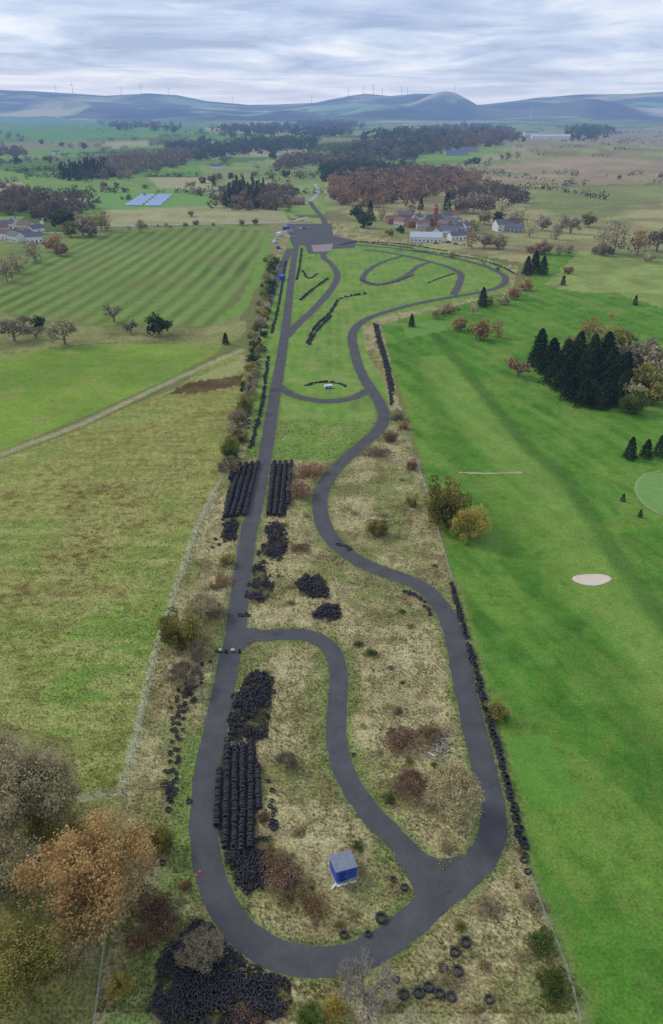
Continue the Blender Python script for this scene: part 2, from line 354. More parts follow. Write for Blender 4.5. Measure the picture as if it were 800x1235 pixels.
fB=mth('MULTIPLY',mth('SUBTRACT',nB,.5),.5)
fD=mth('MULTIPLY',mth('SUBTRACT',nD,.5),mth('MULTIPLY_ADD',ar.outputs['Fac'],1.2,.3))
tot=mth('ADD',mth('ADD',fA,fB),mth('ADD',fD,1.0)); tot=mth('MAXIMUM',tot,.15)
vs=nod('ShaderNodeVectorMath',operation='SCALE'); l_.new(ac.outputs['Color'],vs.inputs[0]); l_.new(tot,vs.inputs['Scale'])
bs=nod('ShaderNodeBsdfDiffuse')
l_.new(vs.outputs[0],bs.inputs['Color']); l_.new(bs.outputs[0],h_.inputs[0])
C=np.clip(C,0,1); lum=C@np.array([.3,.6,.1]); C=C*.96+lum[:,None]*.04
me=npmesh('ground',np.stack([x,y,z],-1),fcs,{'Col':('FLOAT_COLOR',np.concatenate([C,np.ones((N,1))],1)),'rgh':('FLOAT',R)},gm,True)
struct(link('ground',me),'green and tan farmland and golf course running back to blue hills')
# ---------------- asphalt
am,n_,l_,h_=newmat('asphalt')
ge=nod('ShaderNodeNewGeometry')
n1=noi(.22,4); n2=noi(5,3); n3=noi(1.1,3,.7)
s1=mth('ADD',mth('MULTIPLY',n1,.85),mth('MULTIPLY',n2,.3)); s1=mth('ADD',s1,mth('MULTIPLY',n3,.4)); s1=mth('ADD',s1,.22)
vs=nod('ShaderNodeVectorMath',operation='SCALE'); vs.inputs[0].default_value=L(88,86,86); l_.new(s1,vs.inputs['Scale'])
bs=nod('ShaderNodeBsdfPrincipled'); bs.inputs['Roughness'].default_value=.9; bs.inputs['Specular IOR Level'].default_value=.15; l_.new(vs.outputs[0],bs.inputs['Base Color']); l_.new(bs.outputs[0],h_.inputs[0])
def ribbon(name,sp,w,zz,mat,label,jit=.24):
    p=[];dense=[]
    for i in range(len(sp)-1):
        dl=np.linalg.norm(sp[i+1]-sp[i]); k=max(1,int(dl/.7))
        for j in range(k): dense.append(sp[i]+(sp[i+1]-sp[i])*j/k)
    dense.append(sp[-1]); dn=np.array(dense)
    tn=np.gradient(dn,axis=0); tn/=np.linalg.norm(tn,axis=1)[:,None]+1e-9; nn=np.stack([-tn[:,1],tn[:,0]],-1)
    cs=[-1,0,1]
    for i in range(len(dn)):
        for c in cs:
            q=dn[i]+nn[i]*(c*w/2)
            if c: q=q+nn[i]*c*(fbm(q[0],q[1],1.6,3,3)-.5)*2*jit
            p.append((q[0],q[1],z0(q[0],q[1])+zz))
    k=len(cs); f=[(i*k+j,i*k+j+1,(i+1)*k+j+1,(i+1)*k+j) for i in range(len(dn)-1) for j in range(k-1)]
    struct(link(name,npmesh(name,p,f,None,mat,True)),label)
RL={'outer':'main dark tarmac kart circuit','inner':'inner tarmac link road round the infield','link':'short curved tarmac link','esses':'tarmac bends inside the far circuit','hairpin':'far tarmac hairpin','smallloop':'small tarmac loop','pitlane':'narrow grey lane behind the hedge','access':'tarmac access road to the paddock'}
for i,(nm,w,sp) in enumerate(RW):
    ribbon('road',sp,w,.03+.004*i,am,RL[nm])
def sheet(name,pts,zz,mat,label,k=6):
    s=spline(W(pts+[pts[0]]),k)[:-1] if k>1 else [np.array(q) for q in W(pts)]
    m=MB(); m.v=[(q[0],q[1],z0(*q)+zz) for q in s]; m.f=[tuple(range(len(s)))]
    return struct(m.build(name,mat),label)
sheet('paddock',[(346,270),(400,270),(402,284),(430,290),(428,299),(402,300),(392,306),(372,306),(368,296),(352,296)],.08,am,'tarmac paddock at the head of the circuit',1)
sheet('junction',[(277,790),(281,772),(290,750),(296,757),(312,759),(320,768),(306,775),(292,784)],.042,am,'tarmac junction of the two circuits',3)
sheet('junction',[(488,1008),(508,1027),(532,1036),(556,1032),(572,1040),(558,1058),(530,1084),(512,1096),(503,1084),(494,1062),(476,1036)],.042,am,'tarmac junction by the lower bend',3)
red=M('red_tarmac',L(146,128,122),.9,.15,.5)
sheet('start_grid',[(376,296),(402,294),(400,303),(378,304)],.12,red,'faded reddish tarmac patch in the paddock',1)
lane=M('country_lane',L(164,162,154),.9,.12,.3)
for pts,w in [([(-80,275),(60,281),(130,273),(220,271),(340,268),(372,262)],5),([(45,283),(50,268),(66,256),(100,248)],5),([(374,243),(384,232),(380,222)],5)]:
    ribbon('lane',spline(W(pts),8),w,.08,lane,'pale country lane',.3)
sand=M('bunker_sand',L(220,200,178),.95,.08,2)
bx,by,bt=G(714,699)
p=[];f=[]
nr=40
for k,(r,zz) in enumerate([(1.0,.06),(.93,.16),(.8,.03),(.5,.02),(0.02,.015)]):
    for i in range(nr):
        a_=2*math.pi*i/nr; rr=r*(1+.10*math.sin(2*a_+.6)+.06*math.sin(3*a_))
        p.append((bx+4.4*rr*math.cos(a_),by+2.6*rr*math.sin(a_),zz))
for k in range(4):
    for i in range(nr): f.append((k*nr+i,k*nr+(i+1)%nr,(k+1)*nr+(i+1)%nr,(k+1)*nr+i))
struct(link('bunker',npmesh('bunker',p,f,None,sand,True)),'pale sand bunker on the fairway')
dit=M('ditch_sand',L(170,160,116),.95,.2,1)
ribbon('ditch',spline(W([(554,570),(590,571),(630,570)]),6),1.0,.05,dit,'thin pale ditch line across the fairway',.45)
pg=M('putting_green',L(116,150,72),.9,.08,.5); sheet('putting_green',[(766,590),(772,575),(800,570),(840,575),(850,600),(830,622),(795,618),(772,604)],.05,pg,'smooth pale green putting green')
ribbon('putting_green_edge',spline(W([(798,568),(778,573),(767,586),(772,602),(792,618),(830,628)]),6),.8,.07,M('worn_grass',L(138,154,90),.9,.1,1),'worn pale ring round the putting green',.2)
# ---------------- vegetation prototypes
def leaves(cent,size,cv,flat=0):
    n=len(cent); a_=rng.normal(size=(n,3)); a_/=np.linalg.norm(a_,axis=1)[:,None]
    b_=rng.normal(size=(n,3)); b_-=(b_*a_).sum(1)[:,None]*a_; b_/=np.linalg.norm(b_,axis=1)[:,None]
    s=np.asarray(size)*rng.uniform(.6,1.3,n); s=s[:,None]
    v=np.stack([cent-a_*s,cent-b_*s*.7,cent+a_*s,cent+b_*s*.7],1).reshape(-1,3)
    return v,np.arange(4*n).reshape(-1,4),np.repeat(cv,4)
def crown(n,size,rad,zc,clumps=34,lo=.3,cr=(.2,.38),base=0):
    d=rng.normal(size=(clumps,3)); d/=np.linalg.norm(d,axis=1)[:,None]
    r=rng.uniform(lo,.85,clumps)[:,None]; cc=d*r; cr_=rng.uniform(*cr,clumps); cvv=np.clip(rng.normal(.45,.25,clumps),0,1)
    k=rng.integers(0,clumps,n); e=rng.normal(size=(n,3)); e/=np.linalg.norm(e,axis=1)[:,None]
    pos=cc[k]+e*(cr_[k]*rng.uniform(.35,1.15,n)**.6)[:,None]
    v=np.clip(cvv[k]+.25*pos[:,2]+rng.normal(0,.18,n),0,1)  # random clump tone, plus sunlit lightening towards the top put into the colour
    pos=pos*np.array(rad)+np.array([0,0,zc]); pos[:,2]=np.where(pos[:,2]<.05,.05+rng.uniform(0,.35,n),pos[:,2])
    c2=cc*np.array(rad)+np.array([0,0,zc]); c2[:,2]=np.maximum(c2[:,2],.2)
    return leaves(pos,size,v),c2
def branches(base,d,ln,r,dep,out,spread=.55,kids=3,n=4):
    d=d.normalized(); e=base+d*ln; out.tube(base,e,r,max(r*.65,.005),n,False)
    if dep<=0: return
    for i in range(kids+(dep>2)):
        q=(d+Vector((random.gauss(0,spread),random.gauss(0,spread),random.gauss(.1,spread*.7)))).normalized()
        branches(base+d*ln*random.uniform(.55,1),q,ln*random.uniform(.6,.8),max(r*.62,.0065),dep-1,out,spread,kids,3)
PROTO={}
def proto(kind,var,crownmesh,trunkmesh,zc): PROTO.setdefault(kind,[]).append((crownmesh,trunkmesh,zc))
def trunk(cents,h,r,k=10):
    m=MB(); m.tube((0,0,-.05),(0.02,0,h*.5),r,r*.75,7); m.tube((0.02,0,h*.5),(0,0.02,h),r*.75,r*.35,6)
    for c in random.sample(list(range(len(cents))),min(k,len(cents))):
        p=Vector(cents[c]); s=Vector((0,0,h*random.uniform(.35,.8))); mid=(s+p)/2+Vector((0,0,-.06)); m.tube(s,mid,r*.42,r*.28,5); m.tube(mid,p,r*.28,r*.1,4)
    return m.mesh('trunk',bark)
def addround(kind,n,size,rad,zc,clumps,vars_,h,r,**k):
    for i in range(vars_):
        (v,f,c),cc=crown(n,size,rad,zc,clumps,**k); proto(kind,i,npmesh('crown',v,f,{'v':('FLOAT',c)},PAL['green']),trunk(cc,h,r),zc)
addround('round_hi',24000,.021,(1,1,.85),.95,170,4,1.0,.05,cr=(.08,.26),lo=.2)
addround('round_lo',800,.11,(1,1,.85),.86,30,5,.9,.07)
addround('bush_hi',6500,.038,(1,1,.78),.58,60,4,.55,.04,cr=(.14,.3))
addround('bush_lo',600,.12,(1,1,.8),.6,22,4,.5,.05)
addround('thin_lo',440,.08,(1,1,.95),.98,34,4,1.1,.05,cr=(.2,.4))
addround('scrub_hi',2300,.035,(1,1,.26),.14,55,5,.2,.02,cr=(.1,.3),lo=.1)
def conifer(n,size,kind,vars_):
    for q in range(vars_):
        hh=2.6; zz=rng.uniform(.0,1,n)**1.15; nt=13; tier=np.floor(zz*nt+rng.uniform(-.2,.2,n))/nt
        R0=(1-zz)**.6*.98+.05; ang=rng.uniform(0,2*math.pi,n); ph=rng.uniform(0,6.28); lob=.72+.28*np.sin(ang*5+tier*40+ph)*np.cos(ang*2+ph+tier*9)
        rr=R0*lob*rng.uniform(.25,1.08,n)**.5; pos=np.stack([np.cos(ang)*rr,np.sin(ang)*rr,.2+zz*(hh-.3)-rr*.28+.1],-1)
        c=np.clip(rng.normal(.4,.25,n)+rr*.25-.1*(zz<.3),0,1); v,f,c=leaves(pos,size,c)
        m=MB(); m.tube((0,0,-.05),(0,0,2.35),.07,.015,6); proto(kind,q,npmesh('crown',v,f,{'v':('FLOAT',c)},PAL['pine']),m.mesh('trunk',bark),1.3)
conifer(2400,.07,'con_hi',5); conifer(420,.14,'con_lo',3)
def bare(kind,vars_,dep,kids,r=.045,leafn=0,lsz=.04):
    for q in range(vars_):
        m=MB(); t=MB(); t.tube((0,0,-.05),(0,0,.5),r*1.6,r*1.2,7)
        for i in range(8):
            a_=i*math.pi/4+random.random(); branches(Vector((0,0,random.uniform(.2,.5))),Vector((math.cos(a_)*.9,math.sin(a_)*.9,random.uniform(.3,1.2))),.42,r*.8,dep,m,.5,kids)
        V=np.array(m.v); Fq=np.array([f_ for f_ in m.f if len(f_)==4]); c=np.clip(rng.normal(.5,.25,len(V)),0,1)
        if leafn:
            k=rng.integers(0,len(V),leafn); lv_,lf_,lc_=leaves(V[k]+rng.normal(0,.06,(leafn,3)),lsz,np.clip(rng.normal(.5,.3,leafn),0,1))
            Fq=np.concatenate([Fq,lf_+len(V)]); V=np.concatenate([V,lv_]); c=np.concatenate([c,lc_])
        V[:,2]=np.maximum(V[:,2],.02)
        proto(kind,q,npmesh('crown',V,Fq,{'v':('FLOAT',c)},PAL['grey']),t.mesh('trunk',bark),.75)
bare('bare_hi',2,4,3,.04); bare('bare_lo',3,3,3,.05); bare('sparse_hi',4,4,3,.03,10000,.022); bare('sparse_lo',4,3,3,.045,600,.075)
def T(kind,px,py,w,pal,label,group=None,zs=1.0,cat=None):
    pr=random.choice(PROTO[kind]); zc=pr[2]; t=G(px,py)[2]
    for _ in range(3):
        s=w/2*t/F; X,Y,t=G(px,py,zc*s*zs)
    name={'con':'conifer_tree','bus':'shrub','scr':'bramble_patch','bar':'bare_tree','spa':'autumn_tree','thi':'autumn_tree'}.get(kind[:3],'broadleaf_tree')
    cat=cat or {'shrub':'shrub','bramble_patch':'brambles','conifer_tree':'conifer'}.get(name,'tree')
    r=emp(name,(X,Y,z0(X,Y)),random.uniform(0,6.28)); k=random.uniform(.85,1.15); r.scale=(s*k,s/k,s*zs); tag(r,label,cat,group)
    for nm,me in (('crown',pr[0]),('trunk',pr[1])):
        o=link(nm,me,r)
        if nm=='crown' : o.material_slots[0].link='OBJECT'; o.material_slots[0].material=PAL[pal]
        elif name=='bramble_patch': o.name='stems'
    return r
for a_ in [
 ('round_hi',108,1055,176,'orange','largest orange-brown tree at the lower left edge'),
 ('round_hi',34,952,140,'tan','tall tan tree above the big orange tree at the left edge',None,1.1),
 ('sparse_hi',-10,925,110,'tan','olive-tan tree cut by the left edge above the tall tan one'),
 ('sparse_hi',6,1048,140,'tan','tan twiggy tree left of the big orange tree'),
 ('round_hi',22,1165,130,'olive','olive tree at the bottom left corner'),
 ('round_hi',78,1146,92,'tan','tan crown directly below the big orange tree'),
 ('sparse_hi',66,1000,90,'olive','thin olive tree overlapping the top of the big orange tree'),
 ('bush_hi',195,1014,38,'olive','yellow-green bush right of the big orange tree',None,1.5),
 ('bush_hi',146,1187,40,'yellow','small yellowish bush below the big orange tree'),
 ('scrub_hi',186,1092,60,'red','reddish bush between the orange tree and the grass strip',None,2),
 ('bare_hi',441,1190,94,'grey','pale bare twiggy tree at the bottom edge below the track'),
 ('bush_hi',404,1218,36,'yellow','yellow bush left of the bare tree at the bottom edge'),
 ('bush_hi',372,1228,44,'green','green bush beside the tyre heap at the bottom edge'),
 ('sparse_hi',240,1145,64,'brown','brown twiggy bush growing out of the bottom tyre heap'),
 ('scrub_hi',300,1230,60,'red','red-brown brambles spreading over the bottom tyre heap'),
 ('sparse_hi',550,953,84,'tan','big grey-brown bush inside the right-hand bend',None,1.2),
 ('sparse_hi',498,945,50,'red','dark red bush left of the big bush in the right-hand bend'),
 ('scrub_hi',488,893,64,'red','red-brown bramble patch beside the rubble'),
 ('scrub_hi',520,885,44,'rust','small bramble patch right of the red-brown one by the rubble'),
 ('bush_hi',600,858,34,'olive','dark olive bush on the right-hand tyre wall'),
 ('bush_hi',217,760,58,'olive','round olive bush by the left fence, lower of the pair',None,1.3),
 ('sparse_hi',241,730,50,'tan','brownish bush by the left fence, upper of the pair'),
 ('sparse_hi',224,812,48,'brown','grey-brown bare bush below the round olive bush'),
 ('sparse_hi',346,916,32,'brown','small grey-brown bush beside the tyre rows'),
 ('bush_hi',455,636,32,'olive','lone olive bush inside the right-hand curve'),
 ('bush_hi',538,606,68,'olive','large olive bush on the golf course edge',None,1.45),
 ('bush_hi',566,632,52,'yellow','yellow-brown round bush in front of the large olive one',None,1.4),
 ('bush_hi',498,560,20,'red','small red bush on the right-hand fence'),
 ('bush_hi',471,526,22,'red','small red-brown bush by the upper right bend'),
 ('bush_hi',487,513,14,'orange','tiny orange bush on the right-hand fence'),
 ('scrub_hi',362,592,40,'red','dark red bramble patch right of the upper tyre stacks',None,2),
 ('scrub_hi',372,568,54,'rust','bramble patch at the edge of the mown infield'),
 ('scrub_hi',362,660,32,'rust','brown bramble patch right of the middle tyre heap'),
 ('scrub_hi',345,1062,70,'red','red-brown bramble patch between tyre rows and blue shed'),
 ('scrub_hi',376,1088,54,'rust','brown brambles left below the blue shed'),
 ('scrub_hi',330,1040,50,'rust','brown brambles at the lower end of the tyre rows'),
 ('scrub_hi',455,545,44,'brown','brown brambles by the right upper curve'),
 ('scrub_hi',655,1140,60,'green','low green bramble patch by the golf course fence'),
 ('scrub_hi',672,1190,60,'green','dark low growth near the bottom right fence'),
 ('scrub_hi',645,1090,40,'tan','tan growth at the end of the right-hand tyre wall'),
 ('bush_hi',318,985,20,'red','small reddish bush beside the tyre rows'),
 ('sparse_hi',236,785,34,'brown','brown twiggy bush left of the road junction'),
 ('bush_hi',275,675,22,'olive','olive bush left of the straight, below the tyre stack'),
 ('scrub_hi',262,740,34,'brown','brown brambles left of the straight above the junction'),
 ('scrub_hi',268,700,34,'rust','rust brambles left of the straight above the brown ones'),
 ('bush_hi',479,500,20,'brown','brown bush at the end of the upper right tyre wall'),
 ('scrub_hi',590,1095,36,'brown','brown brambles outside the lower right bend'),
 ('scrub_hi',540,1180,40,'tan','tan tussock patch among the loose tyres'),
 ('scrub_hi',195,1120,60,'red','red-brown brambles left of the bottom tyre heap'),
 ('bush_hi',497,605,18,'olive','small olive bush right of the lone bush in the curve'),
 ('scrub_hi',585,1165,20,'red','small red patch right of the loose tyres'),
 ('scrub_hi',168,1136,44,'rust','rusty low bush at the foot of the big orange tree',None,2),
]: T(*a_)
cntt=0
hpw=[W(q) for q in HEAPS.values()]; pw=W(PARC)
while cntt<60:
    px_,py_=random.uniform(200,690),random.uniform(560,1230); X,Y,t=G(px_,py_); ax,ay=np.array([X]),np.array([Y])
    if not inpoly(ax,ay,pw)[0] or any(inpoly(ax,ay,q)[0] for q in hpw): continue
    if min(dline(ax,ay,sp)[0]-w/2 for nm,w,sp in RW[:2])<1.6: continue
    T('scrub_hi',px_,py_,random.uniform(9,24)*(.6+.4*(py_-500)/700),random.choice(['tan','tan','olive','brown','rust','green']),'low tussock of weeds dotted on the rough ground of the circuit','weed tussocks on the rough ground',random.uniform(1,2)); cntt+=1
hp=[(283,560),(290,528),(299,500),(306,472),(311,450),(314,430),(317,410),(321,392),(324,372),(328,352),(333,330),(337,310)]
hs=spline(hp,4); HL='shrub in the overgrown mixed hedge left of the straight'
for i,q in enumerate(hs):
    w=22-11*i/len(hs)
    T(random.choice(['bush_hi','sparse_lo','bush_hi','thin_lo']) if i<26 else random.choice(['bush_lo','thin_lo']),q[0]-5+random.uniform(-6,4),q[1]+random.uniform(-4,4),w*random.uniform(.55,1.35),random.choice(['dark','green','brown','olive','brown','green','tan','olive']),HL,'shrubs in the hedge left of the straight',random.uniform(.8,1.4))
    if i%2==1: T(random.choice(['bush_hi','sparse_lo']),q[0]-4+random.uniform(-7,5),q[1]+5,w*random.uniform(.5,.9),random.choice(['green','olive','brown','dark']),HL,'shrubs in the hedge left of the straight')
    if i%2==0: T('bush_lo',q[0]-14+random.uniform(-3,4),q[1]+3,w*random.uniform(.4,.8),random.choice(['olive','brown','tan','green']),HL,'shrubs in the hedge left of the straight')
for a_ in [
 ('sparse_lo',15,397,40,'brown','bare brown tree at the left end of the field row'),('bare_lo',42,398,28,'brown','brown bare tree second in the field row'),('sparse_lo',76,399,44,'tan','spreading bare tree below the striped field'),
 ('round_lo',47,388,20,'dark','dark tree in the left field row'),('bare_lo',136,374,38,'brown','tall bare tree at the edge of the striped field'),('sparse_lo',157,392,26,'brown','small bare tree left of the dark bush in the field row'),('sparse_lo',28,386,26,'brown','brown tree behind the left end of the field row'),
 ('round_lo',192,391,32,'pine','dark evergreen at the right end of the field row'),('con_hi',272,408,11,'pine','small pointed conifer near the hedge'),
 ('con_hi',583,358,18,'pine','lone dark conifer beside the far bend'),('con_hi',497,386,12,'pine','small dark conifer by the upper fairway'),
 ('round_lo',555,390,22,'orange','small orange tree left of three by the upper fairway'),('round_lo',580,397,30,'orange','middle orange tree of three by the upper fairway'),('thin_lo',602,395,24,'rust','right-hand rust tree of three by the upper fairway'),
 ('con_hi',637,320,17,'pine','left conifer of the dark clump by the far fairway'),('con_hi',646,316,20,'pine','tallest conifer of the dark clump by the far fairway'),('con_hi',656,320,17,'pine','right conifer of the dark clump by the far fairway'),
 ('con_lo',680,338,9,'pine','small conifer right of the dark clump'),('bush_lo',686,326,14,'orange','orange bush right of the dark conifer clump'),
 ('thin_lo',738,380,11,'orange','orange sapling by the conifer wood'),('con_lo',767,362,9,'pine','lone thin conifer at the right edge'),('sparse_lo',626,441,38,'rust','rust-brown tree at the left end of the conifer wood'),
 ('thin_lo',712,398,36,'orange','orange tree on top of the conifer wood'),('thin_lo',735,402,32,'orange','second orange tree behind the conifer wood'),('sparse_lo',690,412,30,'rust','rust tree at the back left of the conifer wood'),
 ('sparse_lo',775,425,66,'brown','large brown bare tree right of the conifer wood'),('round_lo',752,408,34,'olive','olive tree behind the conifer wood'),('round_lo',797,440,54,'brown','brown tree at the right edge beside the conifers'),('round_lo',780,457,46,'olive','olive tree below the large brown bare tree'),
 ('round_lo',793,474,34,'olive','olive tree low at the right edge by the conifers'),('sparse_lo',765,468,40,'tan','tan tree in front of the right end of the conifer wood'),('round_lo',770,440,36,'brown','round brown tree hard against the conifers'),
 ('con_hi',762,540,22,'pine','left small conifer on the right of the fairway'),('con_hi',781,541,19,'pine','middle small conifer on the right of the fairway'),('con_hi',798,537,22,'pine','right small conifer at the picture edge'),
 ('con_lo',752,600,8,'pine','tiny dark sapling on the golf course'),('con_lo',773,619,8,'pine','second tiny dark sapling on the golf course'),('bush_hi',764,486,40,'green','dark round bush at the foot of the conifer wood'),
 ('round_lo',621,352,20,'rust','rust tree in the hedge by the far bend'),('bush_lo',608,362,18,'tan','tan bush in the hedge by the far bend'),('bush_lo',634,344,20,'orange','orange-brown bush in the hedge by the far bend'),('thin_lo',571,372,16,'tan','thin tree in the hedge by the upper fairway'),('thin_lo',540,370,14,'rust','rust tree in the hedge by the upper fairway'),
]: T(*a_)
cw=[(650,426),(662,434),(674,441),(686,448),(698,455),(710,460),(722,463),(735,458),(748,452),(668,424),(682,430),(696,434),(710,438),(724,436),(738,434),(752,440),(703,422),(720,420),(690,464),(706,474),(726,478),(742,474),(758,460),(735,418),(655,415),(680,455),(700,466),(716,470),(732,468),(668,448),(705,448),(728,448),(744,444),(690,440),(716,430),(750,466)]
for i,(a_,b_) in enumerate(cw): T('con_hi',a_+random.uniform(-4,4),b_+random.uniform(-3,3),random.uniform(26,38),random.choice(['pine','pine','dark']),'dark spruce in the dense conifer wood beside the fairway','spruces of the conifer wood',random.uniform(.65,.95))
mid=[('round_lo',75,264,32,'dark'),('round_lo',98,270,32,'brown'),('thin_lo',121,264,28,'rust'),('round_lo',108,276,22,'brown'),('round_lo',84,276,22,'olive'),('round_lo',64,292,26,'rust'),('thin_lo',40,302,28,'brown'),('thin_lo',20,314,30,'brown'),('round_lo',72,300,20,'rust'),('thin_lo',170,272,16,'brown'),('con_lo',258,218,9,'pine'),
 ('round_lo',230,257,9,'olive'),('thin_lo',6,325,30,'brown'),('sparse_lo',690,268,34,'brown'),('round_lo',711,264,22,'olive'),('thin_lo',744,285,42,'brown'),('thin_lo',730,278,30,'tan'),('thin_lo',772,292,32,'rust'),('sparse_lo',795,288,40,'brown'),('round_lo',655,268,22,'brown'),('thin_lo',672,278,22,'brown'),
 ('round_lo',585,288,24,'brown'),('round_lo',602,290,24,'tan'),('thin_lo',570,288,22,'rust'),('round_lo',440,264,24,'dark'),('round_lo',432,256,22,'dark'),('con_lo',447,252,14,'pine'),('con_lo',508,246,11,'pine'),('con_lo',540,243,16,'pine'),
 ('round_lo',556,246,24,'brown'),('thin_lo',572,244,26,'brown'),('round_lo',590,244,30,'brown'),('thin_lo',606,250,26,'tan'),('thin_lo',626,264,26,'brown'),('thin_lo',640,274,24,'tan'),('round_lo',275,243,16,'dark'),('bush_lo',640,300,14,'brown'),('round_lo',585,262,20,'brown'),('thin_lo',575,272,18,'olive'),('bush_lo',600,262,18,'dark'),('round_lo',495,256,14,'brown'),('bush_lo',470,280,12,'olive'),('bush_lo',483,277,12,'dark'),('thin_lo',460,258,16,'brown')]
for i,a_ in enumerate(mid): T(*a_,'autumn tree standing near the houses and lanes beyond the circuit','trees near the houses and lanes')
def rowtrees(pts,n,w,pals,label,group,kinds=('round_lo','bush_lo','thin_lo')):
    s=spline(pts,6); N_=len(s)-1
    for i in range(n):
        q=s[min(N_,int(random.random()*N_))]; T(random.choice(kinds),q[0]+random.uniform(-4,4),q[1]+random.uniform(-2,2),w*random.uniform(.5,1.5),random.choice(pals),label,group)
rows=[([(130,276),(220,270),(330,268)],12,6,['olive','brown']),([(0,222),(40,232),(70,240),(110,236)],16,11,['brown','dark','rust']),([(60,236),(100,225),(190,226)],12,7,['brown','olive']),([(120,245),(190,232),(255,230)],12,6,['brown','olive']),
 ([(0,195),(40,190),(80,196)],14,9,['dark','brown']),([(80,210),(140,212),(160,205)],10,10,['dark','brown']),([(225,222),(280,212),(380,210)],16,9,['brown','olive','dark']),([(155,152),(240,158),(330,170)],16,6,['dark','brown']),([(0,160),(60,172),(140,176)],16,6,['dark','olive']),
 ([(240,175),(330,186),(420,190)],16,8,['dark','brown']),([(560,196),(600,190),(640,184)],9,8,['dark','brown']),([(480,303),(560,310),(625,328)],9,5,['olive','brown']),([(640,205),(720,212),(800,208)],7,5,['brown']),([(650,300),(720,300),(800,312)],14,13,['brown','tan','rust']),([(520,378),(560,370),(600,362)],9,12,['tan','rust','olive'])]
places=['by the lane behind the striped field','at the left edge past the white houses','behind the solar farm','in front of the solar farm','on the far left slope','on the left below the valley wood','behind the tan field in the middle','in the far pasture hedgerow','in the far left hedgerow','below the long dark wood','at the right end of the dark wood','along the far circuit fence','on the pink moor','along the upper edge of the golf course','in the fairway hedge']
for (p_,n,w,pl),lab in zip(rows,places): rowtrees(p_,n,w,pl,'small tree in the row '+lab,'trees '+lab)
def blobs(P_,size,con=False,k=44,name='woodland',pal='brown',label='',zb=1.1):
    V=[];Cc=[]
    for q in P_:
        s=size*random.uniform(.6,1.35); e=rng.normal(size=(k,3)); e/=np.linalg.norm(e,axis=1)[:,None]; e*=rng.uniform(.5,1,k)[:,None]
        if con: zz=rng.uniform(0,1,k); e=np.stack([e[:,0]*(1-zz)*.7,e[:,1]*(1-zz)*.7,zz*2.4],-1)
        else: e[:,2]=np.abs(e[:,2]+zb*.7)
        V.append(e*s+np.array([q[0],q[1],z0(*q)])); Cc.append(np.clip(rng.normal(random.uniform(.1,.7),.12,k),0,1))
    v,f,c=leaves(np.concatenate(V),size*.28,np.concatenate(Cc))
    tag(link(name,npmesh(name,v,f,{'v':('FLOAT',c)},PAL[pal])),label,'wood' if name=='woodland' else 'hedge',None,'stuff')
PAL['wood']=LM('leaf_woodland_brown',L(96,86,70),L(150,132,104)); PAL['larch']=LM('leaf_larch',L(120,96,72),L(172,138,102)); PAL['farwood']=LM('leaf_far_wood',L(56,68,52),L(100,110,82))
def wood(pts,n,size,pal,label,con=False):
    pal={'brown':'wood','rust':'larch','dark':'farwood'}.get(pal,pal)
    poly=W(pts); A=np.array(poly); P_=[]; w_=.18*size*10
    while len(P_)<n:
        a_=random.random();b_=random.random(); q=(A[:,0].min()+a_*np.ptp(A[:,0]),A[:,1].min()+b_*np.ptp(A[:,1]))
        if inpoly(np.array([q[0]+random.gauss(0,w_)]),np.array([q[1]+random.gauss(0,w_)]),poly)[0]: P_.append(q)
    blobs(P_,size,con,44,'woodland',pal,label)
wood([(415,212),(500,206),(560,208),(572,224),(500,240),(440,252),(405,245),(400,225)],480,7,'rust','rust-brown plantation behind the village')
wood([(415,212),(500,208),(560,212),(560,224),(500,236),(440,246)],260,7,'brown','dull brown trees through the plantation behind the village')
wood([(385,208),(430,200),(500,203),(470,212),(400,222)],180,8,'dark','dark edge of the plantation behind the village')
wood([(270,236),(345,230),(350,252),(290,256),(268,250)],110,7,'brown','brown wood right of the solar farm')
wood([(285,234),(310,230),(312,250),(288,252)],50,7,'dark','dark firs within the wood right of the solar farm',True)
wood([(80,212),(130,196),(200,186),(235,184),(230,196),(160,212),(100,218)],260,9,'brown','brown valley wood on the left')
wood([(78,213),(120,205),(135,214),(85,219)],60,8,'pine','dark firs at the end of the left valley wood',True)
wood([(385,200),(430,180),(520,170),(610,160),(615,172),(560,180),(480,192),(400,204)],460,11,'brown','long brown wood across the middle of the valley')
wood([(385,196),(430,184),(520,174),(560,176),(480,190)],140,11,'dark','dark trees through the long brown wood')
wood([(430,168),(500,158),(580,152),(615,158),(590,168),(500,176),(440,178)],260,13,'dark','long dark forest below the hills')
wood([(235,182),(300,172),(380,170),(390,180),(300,186),(240,194)],200,10,'dark','dark wood in the centre of the valley')
wood([(255,160),(330,152),(420,156),(425,164),(340,166),(260,168)],200,13,'dark','far dark wood left of the long forest')
wood([(355,148),(420,150),(440,158),(380,158)],110,14,'dark','farthest dark forest in the centre')
wood([(120,150),(190,153),(230,160),(140,158)],70,12,'dark','small far wood on the left')
wood([(685,160),(715,157),(735,166),(700,170)],60,14,'dark','small dark fir clump near the far white sheds')
wood([(540,238),(580,228),(625,234),(620,250),(560,254)],110,7,'brown','brown trees behind the village')
wood([(60,256),(90,238),(100,250),(84,268)],40,7,'brown','brown trees by the farm on the left')
wood([(0,182),(30,180),(32,188),(0,192)],30,9,'brown','brown trees at the far left edge')
wood([(200,178),(245,172),(250,180),(210,186)],50,10,'dark','dark wood left of centre')
wood([(330,196),(380,190),(385,200),(340,206)],50,9,'brown','brown copse left of the plantation')
wood([(0,236),(50,240),(62,256),(20,262),(0,256)],50,7,'brown','brown trees above the white houses on the left')
HEDGE=HEDGE[rng.permutation(len(HEDGE))[:2600]]; HEDGE=HEDGE+rng.normal(0,4,HEDGE.shape)
